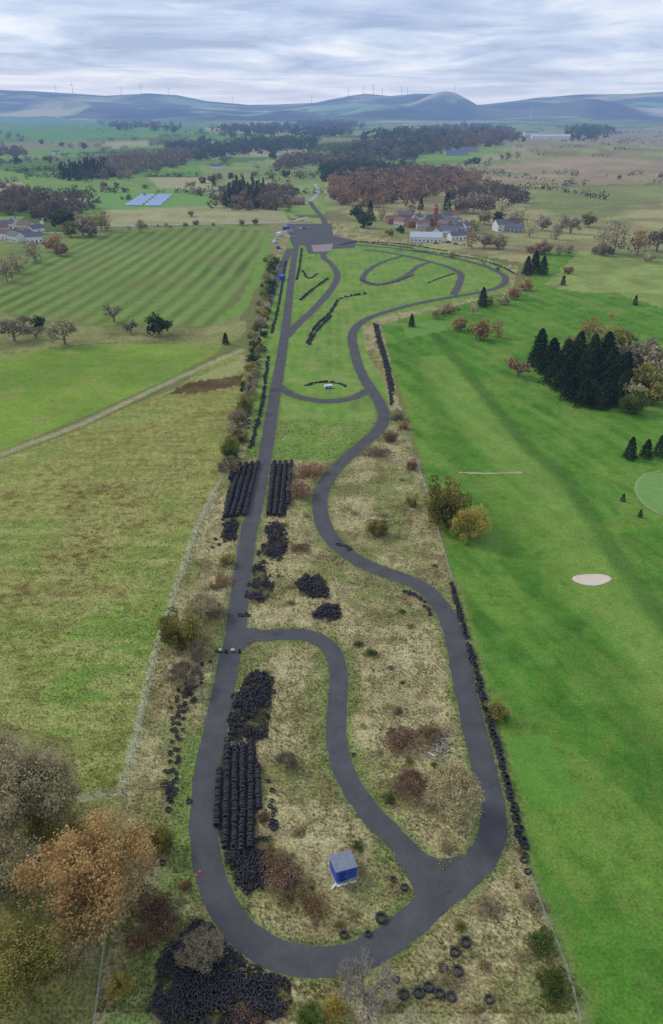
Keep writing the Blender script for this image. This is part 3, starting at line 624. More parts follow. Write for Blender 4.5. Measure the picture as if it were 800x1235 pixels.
blobs([q for q in HEDGE],4.0,False,12,'hedgerows','farwood','dark hedgerows dividing the far fields')
# ---------------- tyres
rub=M('tyre_rubber',L(52,51,54),.8,.45,2.5)
def tyremesh(seg,prof):
    v=[];f=[];n=len(prof)
    for i in range(seg):
        a_=2*math.pi*i/seg
        for r,zz in prof: v.append((r*math.cos(a_),r*math.sin(a_),zz))
    for i in range(seg):
        j=(i+1)%seg
        for k in range(n): f.append((i*n+k,j*n+k,j*n+(k+1)%n,i*n+(k+1)%n))
    return np.array(v),np.array(f)
hiP=[(1,.2),(.97,.27),(.9,.31),(.68,.3),(.57,.24),(.55,.2),(.72,.14),(.72,-.14),(.55,-.2),(.57,-.24),(.68,-.3),(.9,-.31),(.97,-.27),(1,-.2)]
tv,tf=tyremesh(22,hiP); TM=npmesh('tyre',tv,tf,None,rub,True)
lv,lf=tyremesh(11,[(1,.22),(.88,.31),(.6,.26),(.72,0),(.6,-.26),(.88,-.31),(1,-.22)])
TY=[]
def addt(x_,y_,z_,Rr,rot,key): TY.append((x_,y_,z_,Rr,rot,key))
def heap(key,sp_,mh,Rr,stand=.3,gap=.40):
    poly=W(HEAPS[key]); A=np.array(poly); lo=A.min(0);hi=A.max(0)
    gx,gy=np.meshgrid(np.arange(lo[0],hi[0],sp_),np.arange(lo[1],hi[1],sp_)); gx=gx.ravel()+rng.uniform(-.35,.35,gx.size)*sp_; gy=gy.ravel()+rng.uniform(-.35,.35,gy.size)*sp_
    m=inpoly(gx+(fbm(gx,gy,2.5,6,2)-.5)*3.0,gy+(fbm(gx,gy,2.5,9,2)-.5)*3.0,poly); gx=gx[m];gy=gy[m]; d=dline(gx,gy,poly+[poly[0]]); nz=fbm(gx,gy,3,77,3); n4=fbm(gx,gy,1.8,79,2)
    for a_,b_,e,q,u in zip(gx,gy,d,nz,n4):
        if q<gap and random.random()<.9: continue
        zz=.1+min(e*.4,mh)*(.35+1.1*u)*random.uniform(.7,1.1)
        rot=(random.gauss(0,.35),random.gauss(0,.35),random.uniform(0,6)) if random.random()>stand else (math.pi/2+random.gauss(0,.35),random.gauss(0,.3),random.uniform(0,6))
        addt(a_,b_,zz+(.15 if rot[0]>1 else 0),Rr*random.uniform(.8,1.3),rot,key)
heap('bottom',.5,.6,.32,.3,.37); heap('rowend',.6,.7,.37); heap('upper',.64,.8,.4,.5,.36); heap('leftstackfoot',.9,.5,.45,.3,.5); heap('midheap',.85,.7,.47,.3,.46); heap('midtrail',1.0,.5,.45,.3,.5); heap('island',.7,.8,.42,.3,.3); heap('island2',.75,.6,.42,.3,.3)
def rowsof(key,d0,d1,gap,along,Rr):
    poly=W(HEAPS[key]); A=np.array(poly); a_=np.array(G(*d0)[:2]); b_=np.array(G(*d1)[:2]); d=(b_-a_); ln=np.linalg.norm(d); d/=ln; nn=np.array([-d[1],d[0]]); ang=math.atan2(d[1],d[0])
    pr=(A-a_)@nn; pl=(A-a_)@d
    for o in np.arange(pr.min()+gap*.4,pr.max(),gap):
        off=random.uniform(0,along)
        for s in np.arange(pl.min()+off,pl.max(),along):
            wv=(vn(s,o*7,7,3)-.5)*.35; q=a_+nn*(o+wv)+d*s
            if inpoly(np.array([q[0]]),np.array([q[1]]),poly)[0] and vn(s,o*9,1.6,8)>.07:
                k=random.random()
                if k<.04: rot=(random.gauss(0,.5),random.gauss(0,.5),0); zq=Rr*1.3
                else: rot=(0,math.pi/2+random.gauss(0,.16),ang+random.gauss(0,.12)); zq=Rr*random.uniform(.88,1.05)
                addt(q[0]+random.gauss(0,.04),q[1],zq,Rr*random.uniform(.85,1.1),rot,key)
rowsof('rows',(285,1025),(287,900),1.32,.42,.52); rowsof('leftstack',(284,620),(300,562),1.75,.6,.66); rowsof('rightstack',(334,620),(340,562),1.75,.6,.66)
def trail(pts,key,step,wd,Rr,skip=.2,lay=1):
    s=spline(W(pts),6); s=np.array(s)
    for i in range(len(s)-1):
        dl=np.linalg.norm(s[i+1]-s[i]); k=max(1,int(round(dl/step)))
        for j in range(k):
            q=s[i]+(s[i+1]-s[i])*j/k
            if random.random()<skip: continue
            for zl in range(random.randint(1,lay)):
                addt(q[0]+random.gauss(0,wd),q[1]+random.gauss(0,wd),.16+zl*Rr*.55,Rr*random.uniform(.85,1.1),(random.gauss(0,.16),random.gauss(0,.16),random.uniform(0,6)),key)
trail([(545,706),(556,745),(570,795),(583,845),(597,893),(611,942),(622,985)],'wall',1.0,.18,.6,.04,3)
trail([(622,985),(630,1015),(638,1060)],'wall',1.5,.25,.62,.15,2)
trail([(242,800),(228,835),(215,875),(212,910),(207,945),(203,975)],'leftedge',.5,.6,.42,.2,2)
trail([(222,830),(214,850),(210,880)],'leftedge',.7,.6,.42,.3)
trail([(486,712),(500,718),(512,728),(522,745)],'bendtyres',1.2,.25,.5,.15,1)
trail([(407,656),(418,660),(424,664)],'bendtyres',1.2,.3,.5,.1,1)
trail([(322,935),(330,985),(328,1000)],'rowend',1.4,.3,.45,.3)
trail([(300,722),(308,715),(322,730)],'midtrail',1.1,.5,.5,.3)
trail([(300,745),(290,740)],'midtrail',1.3,.4,.5,.3)
trail([(270,625),(265,645),(262,660)],'leftstackfoot',1.4,.8,.5,.3)
trail([(280,555),(292,530),(303,500)],'leftstackfoot',1.6,.8,.5,.4)
BAR=[('far1',[(371,414),(376,402),(384,391),(398,378)],3),('far1',[(373,416),(379,404),(388,393),(400,381)],3),('far1',[(398,378),(404,369),(412,360),(442,354)],3),('far2',[(363,362),(374,352),(386,343),(396,336)],3),('right',[(452,392),(456,410),(462,430),(467,450),(471,472),(473,490)],3),('right',[(455,392),(459,410),(465,430),(470,450),(474,472)],2),
 ('left',[(303,540),(308,520),(316,490),(320,460),(324,430)],2),('left',[(328,402),(336,370),(341,340),(345,315)],2),('arc',[(371,465),(382,462),(396,461),(410,463),(418,467)],2),('far3',[(436,338),(455,343),(478,340),(500,331)],1),('far3',[(498,302),(560,310),(600,320),(622,331)],2),('far3',[(364,300),(362,318),(358,338)],2),('far4',[(410,296),(430,292),(452,294),(500,300)],2),('far2',[(384,330),(372,336),(365,326)],2),('far4',[(548,330),(530,336),(515,342)],1),('far4',[(440,292),(480,294),(540,303)],2)]
for k,pts,ly in BAR: trail(pts,k,.95,.25,.6,.06,ly)
loose=[(460,1107,.85,'large tyre lying alone beside the track below the blue shed'),(415,1127,.6,'small tyre at the inside edge of the bottom bend'),(488,1070,.62,'tyre near the lower junction, right of the blue shed'),(475,1060,.5,'small tyre just right of the blue shed'),(562,1136,.78,'tyre outside the lower bend, highest of the loose ones'),(549,1148,.72,'tyre touching distance below the highest loose one'),(535,1168,.66,'left tyre of the middle loose pair at the lower right'),(552,1171,.78,'right tyre of the middle loose pair at the lower right'),(487,1199,.7,'leftmost tyre of the bottom line of loose tyres'),(505,1197,.75,'second tyre of the bottom line of loose tyres'),(517,1190,.7,'third tyre of the bottom line of loose tyres'),(530,1198,.72,'fourth tyre of the bottom line of loose tyres'),(544,1202,.7,'fifth tyre of the bottom line of loose tyres'),(590,1205,.6,'tyre alone at the far right of the bottom line'),(478,1181,.5,'small tyre right of the bare tree'),(228,966,.5,'tyre lying at the left edge of the straight'),(262,785,.5,'tyre left of the junction'),(427,910,.4,'small tyre inside the inner road bend'),(444,1126,.5,'small tyre on the verge of the bottom bend'),(196,1040,.5,'tyre in the grass below the yellow-green bush'),(203,976,.55,'tyre below the left edge trail')]
for (a_,b_,r_,lb) in loose:
    X,Y,_=G(a_,b_,.2); o=link('tyre',TM); o.location=(X,Y,r_*.31); o.scale=(r_,)*3; o.rotation_euler=(random.gauss(0,.06),random.gauss(0,.06),random.uniform(0,6)); tag(o,lb,'tyre')
KL={'bottom':('tyre in the big heap beside the bottom bend','tyres of the bottom heap'),'rows':('tyre standing in the neat long rows between the two roads','tyres of the neat long rows'),'rowend':('tyre in the loose heap at the lower end of the rows','tyres at the end of the rows'),'upper':('tyre in the square heap below the junction','tyres of the square heap'),
'leftstack':('tyre in the stack left of the straight','tyres of the left stack'),'leftstackfoot':('tyre scattered below the left stack','tyres below the left stack'),'rightstack':('tyre in the stack right of the straight','tyres of the right stack'),'midheap':('tyre in the heap below the right stack','tyres of the middle heap'),'midtrail':('tyre scattered above the junction','tyres above the junction'),'island':('tyre in the round heap on the infield','tyres of the round infield heap'),'island2':('tyre in the small heap below the round one','tyres of the small infield heap'),
'wall':('tyre in the long wall beside the golf course','tyres of the golf course wall'),'leftedge':('tyre in the straggling line left of the straight','tyres left of the straight'),'bendtyres':('tyre along the outside of the sweeping bend','tyres of the sweeping bend'),
'far1':('black tyre barrier snaking between the far bends',''),'far2':('black tyre barrier inside the esses',''),'far3':('low tyre barrier around the farthest loop',''),'far4':('tyre barrier beside the paddock exit',''),'right':('tall black tyre wall at the top of the golf fairway',''),'left':('tyre wall along the hedge of the straight',''),'arc':('curved tyre barrier in front of the link road','')}
TY.sort(key=lambda t:t[1] if t[1]>52 else 999)
cnt=0; rest={}
for t in TY:
    if cnt<279:
        o=link('tyre',TM); o.location=t[:3]; o.rotation_euler=t[4]; o.scale=(t[3],)*3; tag(o,KL[t[5]][0],'tyre',KL[t[5]][1] or None); cnt+=1
    else: rest.setdefault(t[5],[]).append(t)
for k,ts in rest.items():
    V=[];Fa=[];n=len(lv)
    for i,t in enumerate(ts):
        m=np.array(Euler(t[4]).to_matrix()); V.append(lv@m.T*t[3]+np.array([t[0],t[1],t[2]+z0(t[0],t[1])])); Fa.append(lf+i*n)
    tag(link('tyre_heap',npmesh('tyre_heap',np.concatenate(V),np.concatenate(Fa),None,rub,True)),KL[k][0].replace('tyre in the','tyres massed in the').replace('tyre s','tyres s').replace('tyre along','tyres along'),'tyres',None,'stuff')
# ---------------- rough grass blades
npt=80000
gx=rng.uniform(-75,62,npt); gy=52+rng.uniform(0,1,npt)**1.5*200
DRm=np.full(npt,1e9)
for nm,w,sp in RW[:2]: DRm=np.minimum(DRm,dline(gx,gy,sp)-w/2)
inp=inpoly(gx,gy,W(PARC)); tus=inpoly(gx,gy,W([(0,560),(262,560),(262,590),(190,790),(148,957),(95,957),(80,890),(-100,872)]))
keep=(inp&(DRm>.35))|(tus&(rng.uniform(0,1,npt)<.45))
for k_,pl in HEAPS.items(): keep&=~(inpoly(gx,gy,W(pl))&(rng.uniform(0,1,npt)<(.97 if k_ in('rows','leftstack','rightstack') else .6)))
den=fbm(gx,gy,5,81,3); keep&=(den>.34); gx=gx[keep];gy=gy[keep]; den=den[keep]
n=len(gx); kk=5; V=np.zeros((n,kk,3,3)); hgtb=rng.uniform(.2,.55,(n,1)); cv=np.clip(rng.normal(.45,.25,n)+(fbm(gx,gy,4,83,3)-.5)*1.8,0,1)
for k in range(kk):
    a_=rng.uniform(0,6.28,n); ln=rng.uniform(.1,.35,n); hh=hgtb[:,0]*rng.uniform(.6,1,n); wd=.07
    V[:,k,0]=np.stack([gx+np.cos(a_+1.57)*wd,gy+np.sin(a_+1.57)*wd,np.zeros(n)],-1); V[:,k,1]=np.stack([gx-np.cos(a_+1.57)*wd,gy-np.sin(a_+1.57)*wd,np.zeros(n)],-1); V[:,k,2]=np.stack([gx+np.cos(a_)*ln,gy+np.sin(a_)*ln,hh],-1)
gl=LM('dry_grass_blades',L(128,126,66),L(222,206,152))
tag(link('rough_grass',npmesh('rough_grass',V.reshape(-1,3),np.arange(n*kk*3).reshape(-1,3),{'v':('FLOAT',np.repeat(cv,kk*3))},gl)),'tufted dry grass around the track and in the left field','grass',None,'stuff')
# ---------------- fences
galv=M('galvanised_wire',L(188,190,184),.6,.1,2); postm=M('weathered_post',L(172,164,146),.9,.2,3)
def fence(pts,step,label,h=1.3):
    s=np.array(spline(W(pts),6)); ds=np.concatenate([[0],np.cumsum(np.linalg.norm(np.diff(s,axis=0),axis=1))]); n=min(int(ds[-1]/step),95)
    P_=[np.array([np.interp(d,ds,s[:,0]),np.interp(d,ds,s[:,1])]) for d in np.linspace(0,ds[-1],n+1)]
    r=emp('wire_fence',(P_[0][0],P_[0][1],0)); tag(r,label,'fence'); o0=P_[0]
    pm=MB().tube((0,0,-.1),(0,0,h),.09,.08,6).mesh('post',postm)
    for q in P_: o=link('post',pm,r); o.location=(q[0]-o0[0],q[1]-o0[1],0)
    for zz in (.4,.85,1.3):
        m=MB()
        for a_,b_ in zip(P_[:-1],P_[1:]): m.tube((a_[0]-o0[0],a_[1]-o0[1],zz*h/1.4),(b_[0]-o0[0],b_[1]-o0[1],zz*h/1.4),.025,.025,3,False)
        m.build('wire',galv,r)
fence([(283,545),(262,592),(240,640),(222,690),(205,742),(190,790),(172,865),(158,925),(149,956)],2.5,'wire fence down the left side of the circuit')
fence([(148,957),(120,958),(92,958)],2.5,'short wire fence across the bottom of the tussock field')
fence([(474,492),(498,550),(516,600),(532,655),(545,702)],3,'wire fence between circuit and golf course, upper part')
fence([(640,1062),(660,1115),(682,1170),(700,1235)],3,'wire fence between circuit and golf course at the lower right')
fence([(128,1130),(122,1180),(114,1240)],3,'short fence under the big orange tree')
# ---------------- shed
blue=M('blue_paint',L(34,78,176),.5,.12,2); greyr=M('grey_felt_roof',L(128,134,142),.8,.15,2); white=M('white_paint',L(225,225,220),.6,.08,2)
X,Y,_=G(414,1052)
s=emp('storage_shed',(X,Y,0),math.radians(20)); tag(s,'bright blue shed with a grey roof standing on the rough grass','shed')
MB().box(0,0,.06,3.6,3.1,.12).build('base',M('concrete',L(150,148,140)),s)
MB().prism([(-1.6,.12),(1.6,.12),(1.6,2.35),(-1.6,2.6)],-1.4,1.4).build('wall',blue,s)
m=MB(); m.prism([(-1.75,2.62),(1.75,2.34),(1.75,2.42),(-1.75,2.72)],-1.5,1.5); m.build('roof',greyr,s)
d=MB().box(-.6,-1.43,1.1,.9,.06,1.9).build('door',M('dark_blue_paint',L(24,52,120)),s); MB().box(-.25,-1.48,1.1,.06,.06,.2).build('handle',galv,d)
w=MB().box(.8,-1.43,1.5,.7,.05,.6).build('window',blue,s); MB().box(.8,-1.46,1.5,.56,.03,.46).build('pane',M('glass_dark',L(60,70,80),.2),w)
for k in (-1.2,-.6,0,.6,1.2): MB().box(1.62,k,1.2,.04,.05,2.1).build('batten',blue,s)
for k,(a_,b_,ln,rz,lb) in enumerate([(418,1066,3,.3,'pale plank lying in front of the blue shed'),(404,1068,1.5,.9,'short pale plank left of the blue shed front'),(533,893,2.2,.4,'white board on the rubble inside the right bend'),(527,903,1.8,1.5,'pale board beside the white board on the rubble'),(520,910,1.4,2.4,'small pale board at the lower edge of the rubble'),(470,803,.8,.3,'white scrap on the grass between the roads')]):
    X,Y,_=G(a_,b_); o=MB().box(0,0,.08,ln,.3,.06).box(ln*.3,0,.13,.15,.34,.05).build('timber_plank',white); o.location=(X,Y,.02*k); o.rotation_euler=(.02,.03,rz); tag(o,lb,'plank')
X,Y,_=G(530,900); m=MB()
for k in range(90): 
    r_=random.gauss(0,1.2); q=random.gauss(0,1.8); m.box(r_,q,.1+random.random()*.25,random.uniform(.15,.55),random.uniform(.12,.4),random.uniform(.1,.25),random.uniform(0,3),random.uniform(-.2,.2))
o=m.build('rubble',M('rubble_stone',L(150,142,130),.9,.4,2)); o.location=(X,Y,0); tag(o,'grey and white rubble dumped beside the brambles','rubble',None,'stuff')
for i,(a_,b_) in enumerate([(266,786),(273,787),(281,786),(289,787)]):
    X,Y,_=G(a_,b_); r=emp('tyre_bollard',(X,Y,0)); tag(r,['leftmost','second from left','third from left','rightmost'][i]+' of four black and white tyre stacks across the junction','tyre stack','tyre stacks across the junction')
    for k in range(3):
        o=link('tyre',npmesh('tyre',tv*.36,tf,None,white if k==2 and i%2==0 else rub,True),r); o.location=(0,0,.12+k*.22)
def cone(px,py,lb):
    X,Y,_=G(px,py); r=emp('traffic_cone',(X,Y,0)); tag(r,lb,'cone'); og=M('orange_plastic',L(225,80,40),.5)
    MB().box(0,0,.03,.4,.4,.06).build('base',og,r); MB().tube((0,0,.06),(0,0,.6),.16,.03,12).build('body',og,r); MB().tube((0,0,.26),(0,0,.38),.115,.09,12).build('band',white,r)
cone(237,1056,'orange cone at the outer edge of the lower left bend'); cone(241,1052,'second orange cone just above the first')
# ---------------- buildings
WALL={'white':M('white_render',L(222,220,212),.8,.08,.5),'cream':M('cream_render',L(205,195,175),.8,.08,.5),'brick':M('red_brick',L(150,100,84),.9,.15,1),'grey':M('grey_render',L(160,160,160),.8,.1,.5),'blue':blue,'stone':M('brown_stone',L(150,130,110),.9,.15,1)}
ROOF={'slate':M('slate_roof',L(100,100,108),.8,.15,1),'red':M('red_tile_roof',L(146,100,86),.85,.15,1),'pale':M('pale_sheet_roof',L(190,194,198),.6,.06,.5),'brown':M('brown_tile_roof',L(124,102,92),.85,.15,1),'blue':M('blue_sheet_roof',L(60,96,150),.6,.1,.5)}
glass=M('window_glass',L(56,64,74),.2,.1,1); doorm=M('door_brown',L(80,56,44))
def house(px,py,ln,dp,h,rot,wall,roof,label,name='house',nw=4,chim=True,cat='house',rh=None,group=None):
    X,Y,_=G(px,py); r=emp(name,(X,Y,z0(X,Y)),math.radians(rot)); tag(r,label,cat,group); rh=rh or dp*.34
    me=MB(); me.v=[(-ln/2,-dp/2,-.5),(ln/2,-dp/2,-.5),(ln/2,dp/2,-.5),(-ln/2,dp/2,-.5),(-ln/2,-dp/2,h),(ln/2,-dp/2,h),(ln/2,dp/2,h),(-ln/2,dp/2,h),(-ln/2,0,h+rh),(ln/2,0,h+rh)]
    me.f=[(0,1,5,4),(2,3,7,6),(1,2,6,9,5),(3,0,4,8,7)]; me.build('wall',WALL[wall],r)
    o=.4; e=.15; m=MB(); k=rh/(dp/2)
    for sgn in(-1,1):
        b=len(m.v); yo=sgn*(dp/2+o); zo=h-o*k
        m.v+= [(-ln/2-o,0,h+rh+e),(ln/2+o,0,h+rh+e),(ln/2+o,yo,zo+e),(-ln/2-o,yo,zo+e),(-ln/2-o,0,h+rh+e-.12),(ln/2+o,0,h+rh+e-.12),(ln/2+o,yo,zo+e-.12),(-ln/2-o,yo,zo+e-.12)]
        m.f+=[tuple(b+i for i in q) for q in((0,1,2,3),(7,6,5,4),(3,2,6,7),(0,3,7,4),(1,5,6,2))]
    rf=m.build('roof',ROOF[roof],r)
    if chim: MB().box(ln*.38,0,h+rh+.6,.8,.8,1.6).box(ln*.38,0,h+rh+1.5,.4,.4,.4).build('chimney',WALL['brick'],rf)
    fl=max(1,int(h/2.6))
    for fy in range(fl):
        for i in range(nw):
            xx=-ln/2+ln*(i+.5)/nw
            if fy==0 and i==nw//2: MB().box(xx,-dp/2-.03,1.05,1.1,.1,2.1).build('door',doorm,r); continue
            MB().box(xx,-dp/2-.03,1.5+fy*2.6,1.2,.1,1.1).build('window',glass,r)
    return r
HS=[(475,270,13,8,5,15,'brick','brown','brick house with brown roof at the left end of the village'),(484,273,12,8,5,-30,'white','red','small white house second from the left of the village'),(490,266,12,8,6,-20,'stone','slate','stone house behind the left end of the village'),(496,274,12,8,5,30,'brick','brown','brown roofed house left of the brick tower'),(503,268,12,8,5,60,'white','slate','white house with its gable left of the brick tower'),(510,276,12,8,5,0,'cream','brown','cream house just left below the brick tower'),(536,276,12,8,5,-50,'stone','brown','stone house hard against the brick tower'),
(537,266,12,8,5,40,'grey','slate','grey slate house right of the brick tower'),(546,273,12,8,5,-30,'white','slate','white house right of the brick tower'),(556,277,12,8,4,10,'cream','slate','small cream house at the right of the village'),(541,284,15,9,5,-25,'white','slate','white gabled house below the brick tower'),(551,289,14,8,4,20,'white','slate','white house behind the parked cars'),(528,284,12,8,4,70,'white','brown','white house with brown roof beside the clubhouse'),(560,285,11,8,4,-60,'stone','slate','stone house at the end of the car row'),(564,277,11,8,4,30,'white','slate','white cottage behind the stone house by the cars'),(515,281,11,8,5,-70,'stone','slate','dark roofed stone house behind the clubhouse'),(481,264,11,8,5,70,'cream','brown','cream house at the back left of the village'),(549,265,11,8,5,20,'cream','red','cream house with red roof at the back of the village'),
(609,278,20,11,6,15,'white','slate','large white house under the trees right of the village'),(621,280,14,9,4,-20,'grey','slate','grey outbuilding beside the large white house'),
(8,276,14,8,5,10,'white','slate','white house at the far left edge, upper row'),(20,273,12,8,5,-60,'white','slate','white house second in the upper row at the left'),(32,277,13,8,5,-10,'cream','brown','cream house third in the upper row at the left'),(44,282,13,8,5,60,'white','slate','white house at the right end of the left village'),(8,288,13,8,5,5,'white','brown','white terrace at the left edge, lower row'),(20,291,13,8,5,-35,'white','slate','white house in the lower row at the left'),(32,289,12,8,5,70,'cream','slate','cream house in the lower row at the left'),(42,292,13,8,5,20,'white','slate','white house at the end of the lower row'),(2,281,12,8,5,40,'cream','brown','cream house cut by the left edge'),
(93,250,22,11,5,10,'grey','pale','grey farm shed near the lane on the left'),(104,247,14,8,5,-20,'white','slate','white farmhouse beside the grey farm shed'),(358,247,18,10,4,5,'brick','brown','brown farmhouse right of the brown wood'),(344,243,16,9,4,-20,'stone','slate','stone barn beside the brown farmhouse'),(68,186,18,10,5,0,'white','slate','white cottage far off on the left'),(4,184,22,10,5,0,'white','slate','white cottage at the far left edge'),(262,204,20,11,5,0,'white','slate','lone white farmhouse in the middle distance'),
(20,232,16,9,5,0,'cream','slate','cream cottage among the trees on the left'),(560,165,30,14,6,0,'white','slate','white farm beside the long wood'),(745,162,30,14,6,0,'grey','slate','far grey farm on the right')]
for h_ in HS: house(*h_)
house(514,291,26,10,4,-8,'white','pale','long white clubhouse with pale roof beside the paddock','clubhouse',8,False,'building')
house(664,168,110,26,9,-4,'white','pale','long white factory shed far off on the right','factory_shed',12,False,'building',4)
house(640,163,50,22,9,4,'white','slate','smaller dark roofed shed left of the long white one','factory_shed',6,False,'building',4)
house(550,187,50,18,6,3,'grey','blue','long blue roofed farm shed in the valley','farm_shed',8,False,'building',3)
house(566,183,40,18,6,-10,'grey','slate','dark farm shed right of the blue roofed one','farm_shed',6,False,'building',3)
X,Y,_=G(523,272); r=emp('brick_tower_building',(X,Y,0),math.radians(10)); r.scale=(.62,.62,.78); tag(r,'red brick school-like building with a square tower in the village','building')
MB().box(0,0,4,30,12,8).build('wall',WALL['brick'],r)
m=MB(); m.v=[(-15.5,-6.5,8),(15.5,-6.5,8),(15.5,6.5,8),(-15.5,6.5,8),(-11,0,12.5),(11,0,12.5)]; m.f=[(0,1,5,4),(1,2,5),(2,3,4,5),(3,0,4)]; m.build('roof',ROOF['slate'],r)
tw=MB().box(0,-7.5,10.5,6,6,21).build('tower',WALL['brick'],r); MB().box(0,-7.5,21.2,6.8,6.8,.5).build('cornice',WALL['cream'],tw)
m=MB(); m.v=[(-3.3,-10.8,21.45),(3.3,-10.8,21.45),(3.3,-4.2,21.45),(-3.3,-4.2,21.45),(0,-7.5,26)]; m.f=[(0,1,4),(1,2,4),(2,3,4),(3,0,4)]; m.build('tower_roof',ROOF['red'],r)
for i in range(8):
    if i in(3,4): continue
    for zz in(2,5.4): MB().box(-13+i*3.7,-6.04,zz,1.5,.1,2).build('window',glass,r)
for zz in (5,10,14.4,18.4): MB().box(0,-10.54,zz,1.6,.1,1.8).build('window',glass,r)
def cont(px,py,rot,m_,lb,ln=6):
    X,Y,_=G(px,py); r=emp('shipping_container',(X,Y,0),math.radians(rot)); tag(r,lb,'container')
    m=MB().box(0,0,1.35,ln,2.4,2.5)
    for k in range(12): m.box(-ln/2+.3+k*(ln-.6)/11,-1.22,1.35,.2,.08,2.3)
    m.build('body',m_,r); MB().box(ln/2+.03,0,1.35,.06,2.2,2.3).build('door',m_,r); MB().box(0,0,2.64,ln+.1,2.5,.08).build('roof',m_,r)
cont(341,337,80,blue,'blue container on the verge beside the hedge of the straight'); cont(345,277,20,blue,'blue container at the paddock entrance'); cont(350,281,20,WALL['grey'],'grey container next to the blue one at the paddock')
cont(337,284,70,white,'white container in the paddock corner',8)
X,Y,_=G(396,468); r=emp('kart_trailer',(X,Y,0),.2); tag(r,'small white and blue trailer behind the curved tyre barrier','trailer')
MB().box(0,0,.8,3.2,1.6,.9).build('body',white,r); MB().box(0,-.82,.8,2.4,.05,.35).build('stripe',blue,r)
for k in(-.8,.8): MB().tube((k,-.95,.35),(k,-.75,.35),.35,.35,12).build('wheel',rub,r)
MB().box(2.1,0,.4,1.1,.12,.12).build('drawbar',galv,r)
# ---------------- cars
def car(px,py,rot,c,lb,van=False,group=None):
    X,Y,_=G(px,py); r=emp('parked_van' if van else 'parked_car',(X,Y,z0(X,Y)),math.radians(rot)); tag(r,lb,'van' if van else 'car',group)
    pm=M('car_paint_'+c,{'white':L(225,225,225),'silver':L(170,174,178),'red':L(160,40,34),'black':L(40,42,46),'blue':L(50,80,150)}[c],.35,.03,1)
    if van: m=MB().prism([(-2.5,.4),(2.5,.4),(2.5,1.1),(1.9,1.25),(1.3,2.2),(-2.5,2.25)],-.95,.95)
    else: m=MB().prism([(-2.1,.35),(2.1,.35),(2.12,.75),(1.1,.92),(-1.9,.98),(-2.12,.8)],-.88,.88)
    m.build('body',pm,r)
    if van: MB().prism([(1.5,1.3),(1.93,1.3),(1.36,2.12),(1.3,2.12)],-.97,.97).build('window',glass,r)
    else: g=MB().prism([(-1.7,.95),(1.0,.93),(.35,1.42),(-1.2,1.45)],-.78,.78).build('window',glass,r); MB().box(-.42,0,1.46,1.5,1.5,.05).build('roof',pm,r)
    for k in(-1.35,1.35):
        for q in(-.86,.86): MB().tube((k,q-.1,.33),(k,q+.1,.33),.33,.33,12).build('wheel',rub,r)
CS=[(331,293,80,'white',1,'white van at the near end of the paddock row'),(333,289,80,'white',0,'white car second in the paddock row'),(352,287,20,'silver',0,'silver car left of the paddock centre'),(336,300,75,'blue',1,'blue van beside the hedge near the paddock'),(362,276,0,'white',0,'white car at the paddock head'),(368,276,0,'red',0,'red car at the paddock head'),(500,294,-10,'white',0,'white car leftmost before the clubhouse'),(508,296,-10,'silver',0,'silver car second before the clubhouse'),(526,294,-10,'red',0,'red car right of the clubhouse'),(533,292,-10,'white',1,'white van right of the clubhouse'),(541,293,-10,'black',0,'black car third right of the clubhouse'),(550,295,-10,'blue',0,'blue car fourth right of the clubhouse'),(558,296,-10,'white',0,'white car fifth right of the clubhouse'),(567,297,-10,'silver',0,'silver car rightmost of the clubhouse row')]
for c in CS: car(c[0],c[1],c[2],c[3],c[5],bool(c[4]))
# ---------------- solar farm
pv=M('solar_glass',L(160,176,204),.3,.1,.4)
for i in range(5):
    a_=G(152+i*4,248-i*2.6); b_=G(196+i*3,248.5-i*2.8); p0=Vector(a_[:2]); p1=Vector(b_[:2]); d=p1-p0
    X,Y=(p0+p1)/2; r=emp('solar_panel_row',(X,Y,z0(X,Y)),math.atan2(d.y,d.x)); tag(r,['front','second','middle','fourth','rear'][i]+' row of pale blue solar panels in the green field','solar panels')
    m=MB(); ln=d.length
    for sg in (-1,1):
        cx=sg*ln*.26; b0=len(m.v); l2=ln*.22
        m.v+=[(cx-l2,-3,.8),(cx+l2,-3,.8),(cx+l2,3,3.0),(cx-l2,3,3.0),(cx-l2,-3,.7),(cx+l2,-3,.7),(cx+l2,3,2.9),(cx-l2,3,2.9)]; m.f+=[tuple(b0+k for k in q) for q in((0,1,2,3),(7,6,5,4),(0,4,5,1),(2,6,7,3))]
    m.build('panel',pv,r)
    for k in range(6): MB().box(-ln/2+ln*(k+.5)/6,1.2,1.0,.2,.2,2.5).build('leg',galv,r)
